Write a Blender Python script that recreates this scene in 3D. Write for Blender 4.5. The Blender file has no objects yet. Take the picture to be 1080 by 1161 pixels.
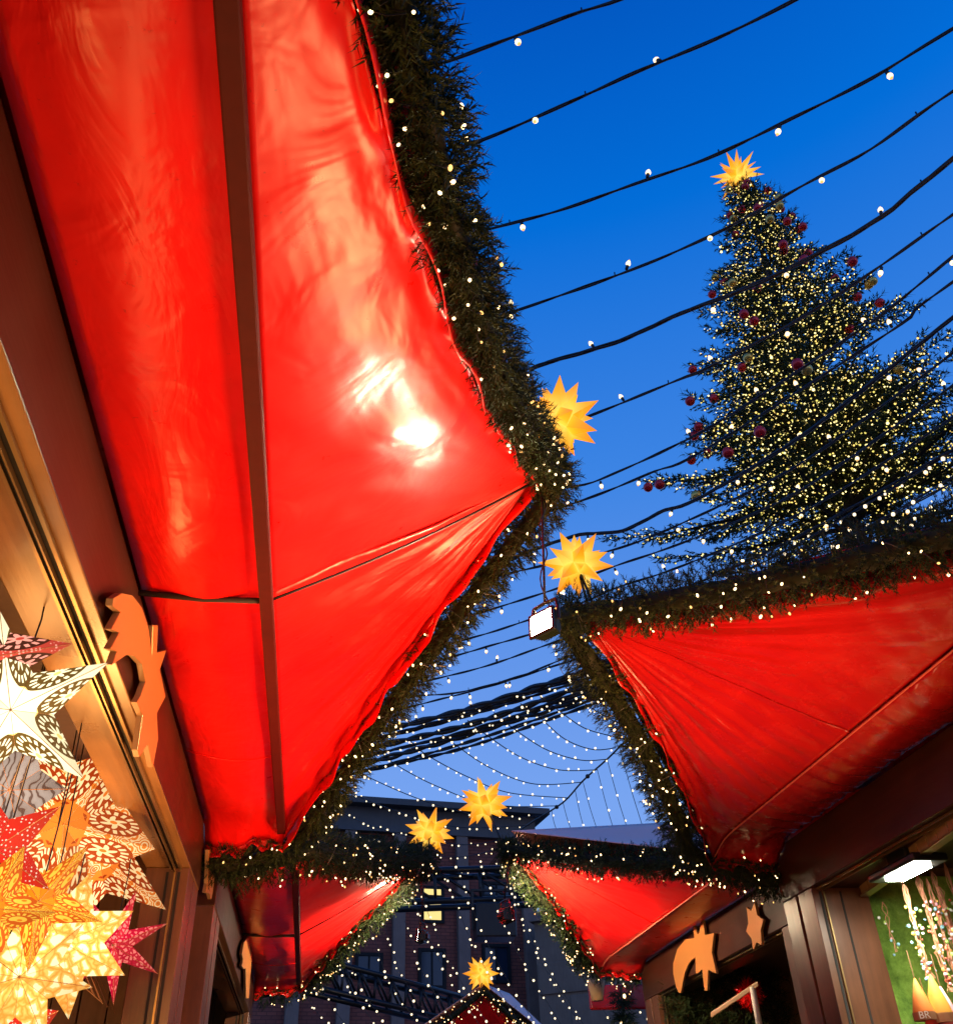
import bpy, bmesh, math, random
from mathutils import Vector, Matrix, noise
PI = math.pi
S = bpy.context.scene
COL = S.collection
RNG = random.Random(7)
CAM_H = 1.6
K = 0.15                      # everything is lit for this exposure level

# ------------------------------------------------------------------ camera
F = 1055.0
zc = Vector((480 - 540, 580.5 + 900, -F)).normalized()
yc = Vector((345 - 540, -(1340 - 580.5), -F)).normalized()
yc = (yc - zc * yc.dot(zc)).normalized()
xc = yc.cross(zc)
ROT = Matrix((xc, yc, zc))    # camera space -> world space
CAM = Vector((0, 0, CAM_H))
cd = bpy.data.cameras.new('camera'); cam = bpy.data.objects.new('camera', cd); COL.objects.link(cam)
cd.sensor_fit = 'HORIZONTAL'; cd.sensor_width = 36; cd.lens = 36 * F / 1080
cd.clip_start = 0.02; cd.clip_end = 2000
cam.matrix_world = Matrix.Translation(CAM) @ ROT.to_4x4()
S.camera = cam

def ray(px, py): return ROT @ Vector((px - 540, 580.5 - py, -F))
def on_x(px, py, x): r = ray(px, py); return CAM + r * (x / r.x)
def on_y(px, py, y): r = ray(px, py); return CAM + r * (y / r.y)
def on_z(px, py, h): r = ray(px, py); return CAM + r * (h / r.z)     # h above the camera
def at(px, py, d): return CAM + ray(px, py).normalized() * d

# ------------------------------------------------------------------ materials
MATS = {}
def mat(name, base=(.5, .5, .5), rough=.5, metal=0., emis=None, estr=0., coat=0., spec=.5):
    m = bpy.data.materials.new(name); m.use_nodes = True
    b = m.node_tree.nodes['Principled BSDF']
    b.inputs['Base Color'].default_value = (*base, 1); b.inputs['Roughness'].default_value = rough
    b.inputs['Metallic'].default_value = metal; b.inputs['Coat Weight'].default_value = coat
    b.inputs['Specular IOR Level'].default_value = spec
    if emis:
        b.inputs['Emission Color'].default_value = (*emis, 1); b.inputs['Emission Strength'].default_value = estr
    MATS[name] = m
    return m
def nd(m, t, **kw):
    n = m.node_tree.nodes.new(t)
    for k, v in kw.items(): setattr(n, k, v)
    return n
def lk(m, a, b): m.node_tree.links.new(a, b)
def bsdf(m): return m.node_tree.nodes['Principled BSDF']
def mapping(m, coord='Object', scale=(1, 1, 1), rot=(0, 0, 0)):
    tc = nd(m, 'ShaderNodeTexCoord'); mp = nd(m, 'ShaderNodeMapping')
    mp.inputs['Scale'].default_value = scale; mp.inputs['Rotation'].default_value = rot
    lk(m, tc.outputs[coord], mp.inputs[0]); return mp.outputs[0]
def noise_tex(m, vec, scale, detail=4, rough=.55, dist=0.):
    n = nd(m, 'ShaderNodeTexNoise'); n.inputs['Scale'].default_value = scale
    n.inputs['Detail'].default_value = detail; n.inputs['Roughness'].default_value = rough
    n.inputs['Distortion'].default_value = dist
    lk(m, vec, n.inputs['Vector']); return n.outputs['Fac']
def ramp(m, fac, stops):
    r = nd(m, 'ShaderNodeValToRGB'); el = r.color_ramp.elements
    while len(el) < len(stops): el.new(.5)
    for e, (p, c) in zip(el, stops): e.position = p; e.color = (*c, 1)
    lk(m, fac, r.inputs[0]); return r.outputs[0]
def bump(m, height, strength=.3, dist=.01, prev=None):
    b = nd(m, 'ShaderNodeBump'); b.inputs['Strength'].default_value = strength; b.inputs['Distance'].default_value = dist
    lk(m, height, b.inputs['Height'])
    if prev is not None: lk(m, prev, b.inputs['Normal'])
    return b.outputs[0]
def math_n(m, op, a, b=None):
    n = nd(m, 'ShaderNodeMath', operation=op)
    for i, v in enumerate((a, b)):
        if v is None: continue
        if isinstance(v, (int, float)): n.inputs[i].default_value = v
        else: lk(m, v, n.inputs[i])
    return n.outputs[0]

def make_pvc(name, dark, light, rough, k=1., fs=22):
    m = mat(name, light, rough, coat=.0, spec=.45)
    b = bsdf(m); b.inputs['Coat Roughness'].default_value = .22
    ob = mapping(m)
    col = ramp(m, noise_tex(m, ob, 1.7, 6, .6), [(.35, dark), (.65, light)])
    lk(m, col, b.inputs['Base Color'])
    spots = ramp(m, noise_tex(m, ob, 38, 6, .7), [(.30, (.45, .45, .45)), (.36, (1, 1, 1))])
    mm = nd(m, 'ShaderNodeMixRGB', blend_type='MULTIPLY'); mm.inputs[0].default_value = .55; lk(m, col, mm.inputs[1]); lk(m, spots, mm.inputs[2]); lk(m, mm.outputs[0], b.inputs['Base Color'])
    fan = noise_tex(m, mapping(m, 'UV', (fs, 1.3, 1)), 1.0, 3, .5, .6)
    fan2 = noise_tex(m, mapping(m, 'UV', (7, 2.5, 1)), 1.0, 4, .55, 1.2)
    blob = noise_tex(m, ob, 4.2, 3, .5, .8)
    fine = noise_tex(m, ob, 60, 3, .6)
    n1 = bump(m, fan, .22 * k, .010)
    n2 = bump(m, fan2, .30 * k, .025, n1)
    n3 = bump(m, blob, .22 * k, .04, n2)
    n4 = bump(m, fine, .05, .002, n3)
    lk(m, n4, b.inputs['Normal']); lk(m, n3, b.inputs['Coat Normal'])
    rg = nd(m, 'ShaderNodeMapRange'); rg.inputs['To Min'].default_value = rough - .06; rg.inputs['To Max'].default_value = rough + .14
    lk(m, noise_tex(m, ob, 9, 5, .6), rg.inputs['Value']); lk(m, rg.outputs[0], b.inputs['Roughness'])
    return m
make_pvc('red_pvc', (.70, .004, .004), (.86, .008, .005), .27)
make_pvc('red_pvc_worn_shaded', (.34, .004, .004), (.44, .007, .005), .22, 1.0, 26)  # creased copy, base darkened to carry the right canopy's shade

def make_wood(name, c1, c2, rough, planks=0.0, bumpk=.2, gr=(30, 30, 3)):
    m = mat(name, c1, rough); b = bsdf(m)
    g = noise_tex(m, mapping(m, 'Object', (3, 3, 3)), 1.0, 6, .6)
    g2 = noise_tex(m, mapping(m, 'Object', gr), 1.0, 4, .6)
    f = math_n(m, 'ADD', math_n(m, 'MULTIPLY', g, .6), math_n(m, 'MULTIPLY', g2, .4))
    lk(m, ramp(m, f, [(.35, c1), (.65, c2)]), b.inputs['Base Color'])
    n = bump(m, g2, bumpk, .004)
    lk(m, n, b.inputs['Normal'])
    rg = nd(m, 'ShaderNodeMapRange'); rg.inputs['To Min'].default_value = rough - .1; rg.inputs['To Max'].default_value = rough + .15
    lk(m, g, rg.inputs['Value']); lk(m, rg.outputs[0], b.inputs['Roughness'])
    return m
make_wood('stall_brown', (.065, .024, .012), (.140, .052, .024), .30, bumpk=.16)
make_wood('fascia_paint', (.026, .008, .005), (.052, .016, .008), .32, bumpk=.22, gr=(30, 2, 30))
make_wood('soffit_lantern_lit', (.15, .075, .022), (.28, .14, .042), .28, bumpk=.2, gr=(30, 2, 30))
make_wood('stall_dark', (.06, .032, .024), (.095, .052, .036), .42, bumpk=.08)
make_wood('plank_wood', (.15, .085, .035), (.30, .17, .075), .5)
make_wood('rail_brown', (.070, .003, .002), (.095, .005, .003), .6, bumpk=.1)
make_wood('box_card', (.40, .24, .11), (.50, .31, .15), .7)
mat('seam_tape', (.75, .16, .10), .35)
mat('dark_groove', (.008, .006, .005), .8)
for n_ in ('rail_brown', 'fascia_paint'): bsdf(MATS[n_]).inputs['Specular IOR Level'].default_value = .22
mat('black_rubber', (.010, .009, .009), .42)
mat('dark_bark', (.03, .018, .010), .8)
mat('black_metal', (.02, .02, .022), .35, .6)
mat('green_housing', (.02, .032, .016), .35)
mat('brass_track', (.30, .19, .08), .3, .8)
mat('ornament_gold', (.50, .19, .05), .34, .3)
mat('ornament_edge', (.30, .17, .07), .45)
mat('pale_pink_cloth', (.88, .48, .42), .5)
mat('light_metal', (.55, .55, .56), .3, .5)
mat('card_white', (.7, .66, .58), .7)

def emit(name, col, strength, sample=False):
    m = bpy.data.materials.new(name); m.use_nodes = True
    nt = m.node_tree; nt.nodes.clear()
    e = nt.nodes.new('ShaderNodeEmission'); o = nt.nodes.new('ShaderNodeOutputMaterial')
    e.inputs[0].default_value = (*col, 1); e.inputs[1].default_value = strength * K
    nt.links.new(e.outputs[0], o.inputs[0])
    m.cycles.emission_sampling = 'AUTO' if sample else 'NONE'
    MATS[name] = m; return m
emit('bulb_glow', (1, .74, .42), 2.4); emit('bulb_warm', (1, .46, .14), 1.5)
emit('fairy_glow', (1, .62, .28), 7, True); emit('fairy_dim', (1, .50, .14), 2.6, True)
emit('curtain_glow', (1, .80, .52), 2.1)
emit('tree_glow', (1, .80, .30), 3.0); emit('tree_glow_dim', (.95, .80, .18), 1.3); emit('tree_glow_warm', (1, .66, .16), 2.0)
emit('flood_glow', (1, .88, .60), 800, True)
emit('flood_glow_far', (1, .80, .50), 2100, True)
emit('lamp_cool', (.95, 1, .82), 380, True)
emit('lit_window', (1, .78, .28), 1.1)
emit('screen_glow', (.5, .9, .3), 1.0)

def make_needles(name, c1, c2):
    m = mat(name, c1, .6, spec=.15); b = bsdf(m)
    v = noise_tex(m, mapping(m), 14, 3, .6)
    lk(m, ramp(m, v, [(.35, c1), (.68, c2)]), b.inputs['Base Color'])
    return m
make_needles('garland_needles', (.008, .016, .005), (.034, .050, .012))
make_needles('garland_core', (.010, .014, .006), (.022, .022, .010))
make_needles('spruce_needles', (.012, .017, .003), (.060, .072, .012))
mat('bauble_red', (.75, .015, .02), .22, .2)
mat('bauble_gold', (.80, .48, .10), .22, .5)

# orange folded paper of the many-pointed stars: the attribute paints the inner glow, uneven by facet, fading to the tips
def make_paper():
    m = bpy.data.materials.new('star_paper'); m.use_nodes = True; nt = m.node_tree
    b = bsdf(m); b.inputs['Roughness'].default_value = .55; b.inputs['Base Color'].default_value = (.75, .33, .03, 1)
    at_ = nd(m, 'ShaderNodeAttribute', attribute_name='paper')
    c = ramp(m, at_.outputs['Fac'], [(0, (.85, .22, .003)), (.5, (1, .44, .012)), (1, (1, .76, .13))])
    lk(m, c, b.inputs['Emission Color'])
    b.inputs['Emission Strength'].default_value = .92 * K
    m.cycles.emission_sampling = 'NONE'
    MATS['star_paper'] = m
make_paper()

# printed paper lanterns, lit from inside
def make_lantern(name, kind, dark, mid, light, strength, scale):
    m = bpy.data.materials.new(name); m.use_nodes = True
    b = bsdf(m); b.inputs['Roughness'].default_value = .6
    vec = mapping(m, 'Object', (scale,) * 3)
    wob = nd(m, 'ShaderNodeTexNoise'); wob.inputs['Scale'].default_value = 1.4; lk(m, vec, wob.inputs['Vector'])
    mx = nd(m, 'ShaderNodeMixRGB', blend_type='ADD'); mx.inputs[0].default_value = .55
    lk(m, vec, mx.inputs[1]); lk(m, wob.outputs['Color'], mx.inputs[2])
    if kind == 'dots':
        v = nd(m, 'ShaderNodeTexVoronoi'); lk(m, vec, v.inputs['Vector']); v.inputs['Scale'].default_value = 2.2
        v.inputs['Randomness'].default_value = .35
        c = ramp(m, v.outputs['Distance'], [(0, light), (.22, light), (.27, mid), (1, mid)])
    elif kind == 'waves':
        w = nd(m, 'ShaderNodeTexWave'); lk(m, mx.outputs[0], w.inputs['Vector']); w.inputs['Scale'].default_value = 1.1
        w.inputs['Distortion'].default_value = 6; w.inputs['Detail'].default_value = 2
        c = ramp(m, w.outputs['Fac'], [(0, dark), (.12, dark), (.2, mid), (1, light)])
    elif kind == 'cutout':
        v = nd(m, 'ShaderNodeTexVoronoi', feature='DISTANCE_TO_EDGE'); lk(m, mx.outputs[0], v.inputs['Vector']); v.inputs['Scale'].default_value = .9
        c = ramp(m, v.outputs['Distance'], [(0, dark), (.12, mid), (.17, mid), (.2, light), (1, light)])
    else:                                    # printed drop, rings, petals and dotted borders on every half of a point
        uvn = nd(m, 'ShaderNodeTexCoord'); sp = nd(m, 'ShaderNodeSeparateXYZ'); lk(m, uvn.outputs['UV'], sp.inputs[0])
        M_ = lambda o, a, b=None: math_n(m, o, a, b)
        a, b_ = sp.outputs[0], sp.outputs[1]
        petals, rings, cx = {'cream': (9, 5.0, .56), 'rust': (6, 7.0, .50), 'orange': (1, 9.0, .52), 'dark': (7, 6.0, .55), 'gold': (5, 6.0, .5)}[kind]
        dx = M_('DIVIDE', M_('SUBTRACT', a, cx), .30); dy = M_('DIVIDE', M_('SUBTRACT', b_, .155), .115)
        d = M_('SQRT', M_('ADD', M_('MULTIPLY', dx, dx), M_('MULTIPLY', dy, dy))); th = M_('ARCTAN2', dy, dx)
        pet = M_('ADD', M_('MULTIPLY', M_('COSINE', M_('ADD', M_('MULTIPLY', th, petals), M_('MULTIPLY', d, 5.0 if kind in ('rust', 'orange') else 0.0))), .5), .5)
        flower = M_('LESS_THAN', d, M_('ADD', M_('MULTIPLY', pet, .34), .22))
        core = M_('LESS_THAN', d, .14)
        scal = M_('GREATER_THAN', M_('ADD', M_('SINE', M_('MULTIPLY', th, 17.0)), M_('MULTIPLY', M_('SUBTRACT', 1.0, d), 2.2)), .35)
        ring = M_('MULTIPLY', M_('GREATER_THAN', d, .66), M_('MULTIPLY', M_('LESS_THAN', d, .96), scal))
        vb = nd(m, 'ShaderNodeTexVoronoi'); lk(m, uvn.outputs['UV'], vb.inputs['Vector']); vb.inputs['Scale'].default_value = 26; vb.inputs['Randomness'].default_value = .5
        dots = M_('LESS_THAN', vb.outputs['Distance'], .30)
        vs = nd(m, 'ShaderNodeTexVoronoi'); lk(m, uvn.outputs['UV'], vs.inputs['Vector']); vs.inputs['Scale'].default_value = 8.5
        swirl = M_('GREATER_THAN', M_('SINE', M_('MULTIPLY', vs.outputs['Distance'], 34.0)), .1)
        outside = M_('GREATER_THAN', d, 1.12)
        bands = M_('MULTIPLY', M_('LESS_THAN', a, .24), M_('GREATER_THAN', M_('SINE', M_('MULTIPLY', a, 120.0)), 0.0))
        fill = swirl if kind in ('rust', 'orange', 'gold') else dots
        light_ = M_('MAXIMUM', M_('MULTIPLY', flower, M_('SUBTRACT', 1.0, M_('MULTIPLY', core, .5))), M_('MAXIMUM', ring, M_('MULTIPLY', outside, M_('MULTIPLY', fill, .9))))
        light_ = M_('MULTIPLY', light_, M_('GREATER_THAN', a, .24))
        midv = M_('MAXIMUM', M_('MULTIPLY', outside, .5), M_('MULTIPLY', bands, .5))
        s = M_('MAXIMUM', light_, midv)
        if kind == 'cream':                  # cream paper, the dark print only round the drop and the middle
            gap = M_('MULTIPLY', M_('GREATER_THAN', d, .58), M_('LESS_THAN', d, .70))
            s = M_('MAXIMUM', s, M_('MULTIPLY', outside, .82)); s = M_('MINIMUM', s, M_('SUBTRACT', 1.0, M_('MULTIPLY', gap, .8)))
        s = M_('ADD', s, M_('MULTIPLY', M_('SUBTRACT', noise_tex(m, uvn.outputs['UV'], 40, 3), .5), .22))
        c = ramp(m, s, [(0, dark), (.22, dark), (.40, mid), (.62, mid), (.80, light), (1, light)])
    lk(m, c, b.inputs['Emission Color']); b.inputs['Base Color'].default_value = (.035, .02, .01, 1); b.inputs['Specular IOR Level'].default_value = .1
    fa = nd(m, 'ShaderNodeAttribute', attribute_name='paper')
    lk(m, math_n(m, 'MULTIPLY', fa.outputs['Fac'], strength * K * (1.15 if kind == 'waves' else 1.85)), b.inputs['Emission Strength'])
    m.cycles.emission_sampling = 'NONE'
    MATS[name] = m
make_lantern('lantern_cream', 'cream', (.10, .055, .01), (1, .62, .16), (1, .86, .50), 1.1, 34)
make_lantern('lantern_rust', 'rust', (.34, .030, .003), (.80, .17, .015), (1, .66, .30), .86, 27)
make_lantern('lantern_orange', 'orange', (.65, .09, .004), (.85, .20, .006), (1, .55, .05), .85, 24)
make_lantern('lantern_cutout', 'cutout', (.80, .28, .03), (1, .50, .10), (1, .84, .42), 1.05, 30)
make_lantern('lantern_magenta', 'cutout', (.42, .003, .02), (.60, .004, .035), (.95, .20, .16), .8, 60)
make_lantern('lantern_red_dots', 'dots', (.4, .01, .01), (.62, .012, .008), (1, .65, .45), .85, 48)
make_lantern('lantern_pink_dots', 'dots', (.6, .2, .1), (.85, .36, .22), (1, .80, .66), .85, 60)
make_lantern('lantern_grey', 'waves', (.10, .09, .08), (.50, .42, .34), (.58, .50, .42), .8, 14)
make_lantern('lantern_pink_dark', 'dark', (.05, .012, .006), (.55, .05, .03), (1, .35, .25), .8, 20)
make_lantern('lantern_gold', 'gold', (.75, .38, .05), (1, .60, .10), (1, .88, .5), .95, 30)

# ------------------------------------------------------------------ mesh helpers
def link(o, parent=None):
    COL.objects.link(o)
    if parent is not None: o.parent = parent
    return o
def mesh_obj(name, verts, faces, m, parent=None, smooth=False, mats=None, fmat=None, uvs=None):
    me = bpy.data.meshes.new(name); me.from_pydata([tuple(v) for v in verts], [], faces); me.update()
    for mm in (mats or [m]): me.materials.append(MATS[mm])
    if fmat is not None: me.polygons.foreach_set('material_index', fmat)
    if smooth: me.polygons.foreach_set('use_smooth', [True] * len(me.polygons))
    if uvs is not None:
        l = me.uv_layers.new(name='UVMap')
        for lp in me.loops: l.data[lp.index].uv = uvs[lp.vertex_index]
    return link(bpy.data.objects.new(name, me), parent)
def empty(name, loc=(0, 0, 0)):
    o = bpy.data.objects.new(name, None); o.location = loc; o.empty_display_size = .1; COL.objects.link(o); return o
def tag(o, label=None, cat=None, group=None, kind=None):
    if label: o['label'] = label
    if cat: o['category'] = cat
    if group: o['group'] = group
    if kind: o['kind'] = kind
    return o
class MB:
    def __init__(s): s.v = []; s.f = []; s.m = []
    def add(s, vs, fs, mi=0):
        b = len(s.v); s.v += [tuple(v) for v in vs]; s.f += [tuple(b + i for i in f) for f in fs]; s.m += [mi] * len(fs)
    def hexa(s, p, mi=0):
        s.add(p, [(0, 3, 2, 1), (4, 5, 6, 7), (0, 1, 5, 4), (1, 2, 6, 5), (2, 3, 7, 6), (3, 0, 4, 7)], mi)
    def box(s, x0, x1, y0, y1, z0, z1, mi=0, fr=None):
        p = [(x0, y0, z0), (x1, y0, z0), (x1, y1, z0), (x0, y1, z0), (x0, y0, z1), (x1, y0, z1), (x1, y1, z1), (x0, y1, z1)]
        if fr: p = [fr(*q) for q in p]
        s.hexa(p, mi)
    def tube(s, pts, r, n=6, mi=0, cap=True):
        pts = [Vector(p) for p in pts]; b = len(s.v); N = len(pts)
        rr = r if isinstance(r, (list, tuple)) else [r] * N
        for i, p in enumerate(pts):
            t = (pts[min(i + 1, N - 1)] - pts[max(i - 1, 0)])
            t = t.normalized() if t.length > 1e-9 else Vector((0, 0, 1))
            a = t.orthogonal() if abs(t.z) > .95 else t.cross(Vector((0, 0, 1)))
            a.normalize(); c = t.cross(a)
            for k in range(n):
                q = 2 * PI * k / n
                s.v.append(tuple(p + (a * math.cos(q) + c * math.sin(q)) * rr[i]))
        for i in range(N - 1):
            for k in range(n):
                k2 = (k + 1) % n
                s.f.append((b + i * n + k, b + i * n + k2, b + (i + 1) * n + k2, b + (i + 1) * n + k)); s.m.append(mi)
        if cap:
            s.f.append(tuple(b + k for k in reversed(range(n)))); s.m.append(mi)
            s.f.append(tuple(b + (N - 1) * n + k for k in range(n))); s.m.append(mi)
    def ball(s, c, r, mi=0, nu=6, nv=4, sc=(1, 1, 1), axis=None):
        c = Vector(c); b = len(s.v)
        R = axis.to_track_quat('Z', 'Y').to_matrix() if axis is not None else Matrix.Identity(3)
        for j in range(1, nv):
            t = PI * j / nv
            for i in range(nu):
                q = 2 * PI * i / nu
                s.v.append(tuple(c + R @ Vector((r * sc[0] * math.sin(t) * math.cos(q), r * sc[1] * math.sin(t) * math.sin(q), r * sc[2] * math.cos(t)))))
        s.v.append(tuple(c + R @ Vector((0, 0, r * sc[2])))); s.v.append(tuple(c + R @ Vector((0, 0, -r * sc[2]))))
        top = b + (nv - 1) * nu; bot = top + 1
        for j in range(nv - 2):
            for i in range(nu):
                i2 = (i + 1) % nu
                s.f.append((b + j * nu + i, b + (j + 1) * nu + i, b + (j + 1) * nu + i2, b + j * nu + i2)); s.m.append(mi)
        for i in range(nu):
            i2 = (i + 1) % nu
            s.f.append((top, b + i, b + i2)); s.m.append(mi)
            s.f.append((bot, b + (nv - 2) * nu + i2, b + (nv - 2) * nu + i)); s.m.append(mi)
    def build(s, name, mats, parent=None, smooth=False):
        mats = [mats] if isinstance(mats, str) else mats
        return mesh_obj(name, s.v, s.f, None, parent, smooth, mats=mats, fmat=s.m)
def bevel(o, w, seg=2):
    md = o.modifiers.new('bevel', 'BEVEL'); md.width = w; md.segments = seg; md.limit_method = 'ANGLE'; md.angle_limit = .6
    return o
def lathe(mb, c, axis, prof, n=12, mi=0):       # prof: (radius, height along axis)
    R = Vector(axis).to_track_quat('Z', 'Y').to_matrix(); c = Vector(c); b = len(mb.v)
    for r, h in prof:
        for k in range(n):
            q = 2 * PI * k / n
            mb.v.append(tuple(c + R @ Vector((r * math.cos(q), r * math.sin(q), h))))
    for i in range(len(prof) - 1):
        for k in range(n):
            k2 = (k + 1) % n
            mb.f.append((b + i * n + k, b + i * n + k2, b + (i + 1) * n + k2, b + (i + 1) * n + k)); mb.m.append(mi)
    mb.f.append(tuple(b + k for k in reversed(range(n)))); mb.m.append(mi)
    mb.f.append(tuple(b + (len(prof) - 1) * n + k for k in range(n))); mb.m.append(mi)
def resample(pts, step):
    pts = [Vector(p) for p in pts]; out = []
    # Catmull-Rom through the points, then even steps
    dense = []
    for i in range(len(pts) - 1):
        p0 = pts[max(i - 1, 0)]; p1 = pts[i]; p2 = pts[i + 1]; p3 = pts[min(i + 2, len(pts) - 1)]
        for k in range(24):
            t = k / 24
            dense.append(.5 * ((2 * p1) + (p2 - p0) * t + (2 * p0 - 5 * p1 + 4 * p2 - p3) * t * t + (-p0 + 3 * p1 - 3 * p2 + p3) * t ** 3))
    dense.append(pts[-1]); d = 0; out = [dense[0]]; need = step
    for a, b in zip(dense, dense[1:]):
        L = (b - a).length
        while d + L >= need and L > 0:
            t = (need - d) / L; q = a.lerp(b, t); out.append(q); a = q; L = (b - a).length; d = 0; need = step
        d += L
    out.append(dense[-1]); return out

# ------------------------------------------------------------------ setting
def ground():
    n = 40; v = []; f = []
    for i in range(n + 1):
        for j in range(n + 1): v.append((-300 + 600 * i / n, -300 + 600 * j / n, 0))
    for i in range(n):
        for j in range(n): a = i * (n + 1) + j; f.append((a, a + n + 1, a + n + 2, a + 1))
    m = mat('cobbles', (.08, .075, .07), .6); b = bsdf(m)
    vo = nd(m, 'ShaderNodeTexVoronoi', feature='DISTANCE_TO_EDGE'); lk(m, mapping(m, 'Object', (8, 8, 8)), vo.inputs['Vector'])
    lk(m, ramp(m, vo.outputs['Distance'], [(0, (.02, .02, .02)), (.08, (.09, .085, .08)), (1, (.12, .11, .10))]), b.inputs['Base Color'])
    lk(m, bump(m, vo.outputs['Distance'], .5, .02), b.inputs['Normal'])
    tag(mesh_obj('ground', v, f, 'cobbles'), kind='structure')
ground()

# ------------------------------------------------------------------ stalls
def frame_fn(O, out, along):
    O = Vector(O); out = Vector(out); along = Vector(along)
    return lambda u, v, z: O + out * u + along * v + Vector((0, 0, z))

def smoothstep(x): x = max(0, min(1, x)); return x * x * (3 - 2 * x)

def stall(label, O, out, along, L, rail_u, Pu, Pz, bown=.10, z0=3.0, depth=2.1, hd=.19, hh=.27, post=.40, pvc='red_pvc', rail=True, header_mat='stall_brown', seed=0, Pv=0., ridge=None, lift=.03, near_post=True, endwall='plank_wood', roofmat='red_pvc', sag=1.0, wr=0.0):
    """u: out over the alley from the front, v: along the front (far end positive), z: height."""
    fr = frame_fn(O, out, along); h = L / 2; root = empty('market_stall', fr(-depth / 2, 0, 0))
    inv = -root.location
    def T(o): o.location = inv; o.parent = root; return o
    # header beam
    mb = MB(); mb.box(-hd, 0, -h, h, z0 - hh, z0 - .002, fr=fr)
    hb = mb.build('header_beam', ['fascia_paint', 'soffit_lantern_lit'])
    for pl in hb.data.polygons: pl.material_index = 1 if pl.normal.z < -.9 else 0  # lantern glow on the underside is put into its gold colour
    T(bevel(hb, .004))
    # sliding track let into the underside of the header
    mb = MB()
    for (u0, u1, zz) in ((-.045, -.036, .012), (-.064, -.060, .018), (-.084, -.076, .012)):
        mb.box(u0, u1, -h + post, h - post, z0 - hh - zz, z0 - hh - .001, fr=fr)
    T(mb.build('guide_track', 'brass_track'))
    mb = MB(); mb.box(-.076, -.045, -h + post, h - post, z0 - hh - .004, z0 - hh - .001, fr=fr); T(mb.build('track_groove', 'dark_groove'))
    # posts: two boards with a shadow gap
    for sgn in ((-1, 1) if near_post else (1,)):
        a, b = (h - post, h) if sgn > 0 else (-h, -h + post)
        mb = MB()
        w = (b - a)
        mb.box(-hd + .003, -.004, a, a + w * .46, 0, z0 - hh - .001, fr=fr)
        mb.box(-hd + .003, -.004, a + w * .54, b - .002, 0, z0 - hh - .001, fr=fr)
        mb.box(-hd + .01, -.035, a + w * .46, a + w * .54, 0, z0 - hh - .002, 1, fr=fr)
        T(bevel(mb.build('post', [header_mat, 'dark_groove']), .003))
    mb = MB(); f0 = h - post - .001
    mb.box(-hd * .52, -hd * .52 + .010, f0 - .002, f0 + .002, 0, z0 - hh - .02, fr=fr); mb.box(-.052, -.040, f0 - .002, f0 + .002, 0, z0 - hh - .02, fr=fr)
    mb.box(-.066, -.058, f0 - .012, f0, 0, z0 - hh - .02, 1, fr=fr)
    T(mb.build('jamb_trim', ['dark_groove', 'brass_track']))
    # counter, walls, floor
    mb = MB(); mb.box(-.55, .06, -h + post, h - post, .92, .98, fr=fr); mb.box(-.06, -.02, -h + post, h - post, .02, .92, fr=fr)
    T(bevel(mb.build('counter', 'plank_wood'), .006))
    mb = MB(); mb.box(-depth, -depth + .04, -h + .05, h - .05, 0, z0 - .03, fr=fr); T(mb.build('back_wall', 'stall_dark'))
    for sgn in (-1, 1):
        mb = MB(); nb = 16; x0 = -depth + .04; x1 = -hd
        for k in range(nb):
            a = x0 + (x1 - x0) * k / nb; b2 = x0 + (x1 - x0) * (k + 1) / nb - .007
            c0 = h - .06 if sgn > 0 else -h + .02; off = .004 * math.sin(k * 2.3)
            mb.box(a, b2, c0 + off, c0 + .04 + off, 0, z0 - .04, fr=fr)
        T(mb.build('side_wall', endwall if sgn > 0 else 'plank_wood'))
        mb = MB(); c0 = h - .019 if sgn > 0 else -h + .008
        mb.box(x0, x1, c0, c0 + .01, 0, z0 - .045, fr=fr); T(mb.build('side_panel', 'stall_dark'))
    mb = MB(); mb.box(-depth + .04, -hd - .002, -h + .06, h - .07, z0 - .10, z0 - .06, fr=fr); T(mb.build('inner_ceiling', 'stall_dark'))
    # canopy ------------------------------------------------------
    rnd = random.Random(seed)
    ph = [rnd.uniform(0, 6.3) for _ in range(12)]
    V = []; Fc = []; UV = []
    def grid(nu, nv, fn):
        b = len(V)
        for i in range(nu + 1):
            for j in range(nv + 1):
                p, uv = fn(i / nu, j / nv); V.append(p); UV.append(uv)
        for i in range(nu):
            for j in range(nv):
                a = b + i * (nv + 1) + j; Fc.append((a, a + nv + 1, a + nv + 2, a + 1))
    he = h - .03
    def inner(s, t):                      # strip between the front and the rail
        v = -he + 2 * he * t; u = .004 + (rail_u - .004) * s
        e = min(h - abs(v), 9)
        z = z0 + .012 - .03 * sag * math.sin(PI * s) * smoothstep(e / .5)
        z -= .085 * math.exp(-(e / .16) ** 2) * (1 - .3 * s)
        z += .010 * sag * noise.noise(Vector((u * 5, v * 2.1, seed)))
        z += .016 * math.exp(-e / .25) * math.sin(u * 22 + v * 9 + ph[0])
        z += .034 * math.exp(-e / .22) * noise.noise(Vector((u * 21, v * 6 + u * 5, seed + 6))); z += .006 * math.exp(-abs(v - Pv) / .16) * math.sin(u * 30 + ph[1])
        if wr: z += wr * .013 * (noise.noise(Vector((v * 17 + u * 9, u * 2.2, seed))) + .35 * noise.noise(Vector((v * 34 + u * 15, u * 3, seed + 4))))
        return fr(u, v, z), (t * 1.6 + 3, s)
    grid(14 if wr else 10, 260 if wr else 110, inner)
    P = (Pu, Pv, Pz)
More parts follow.
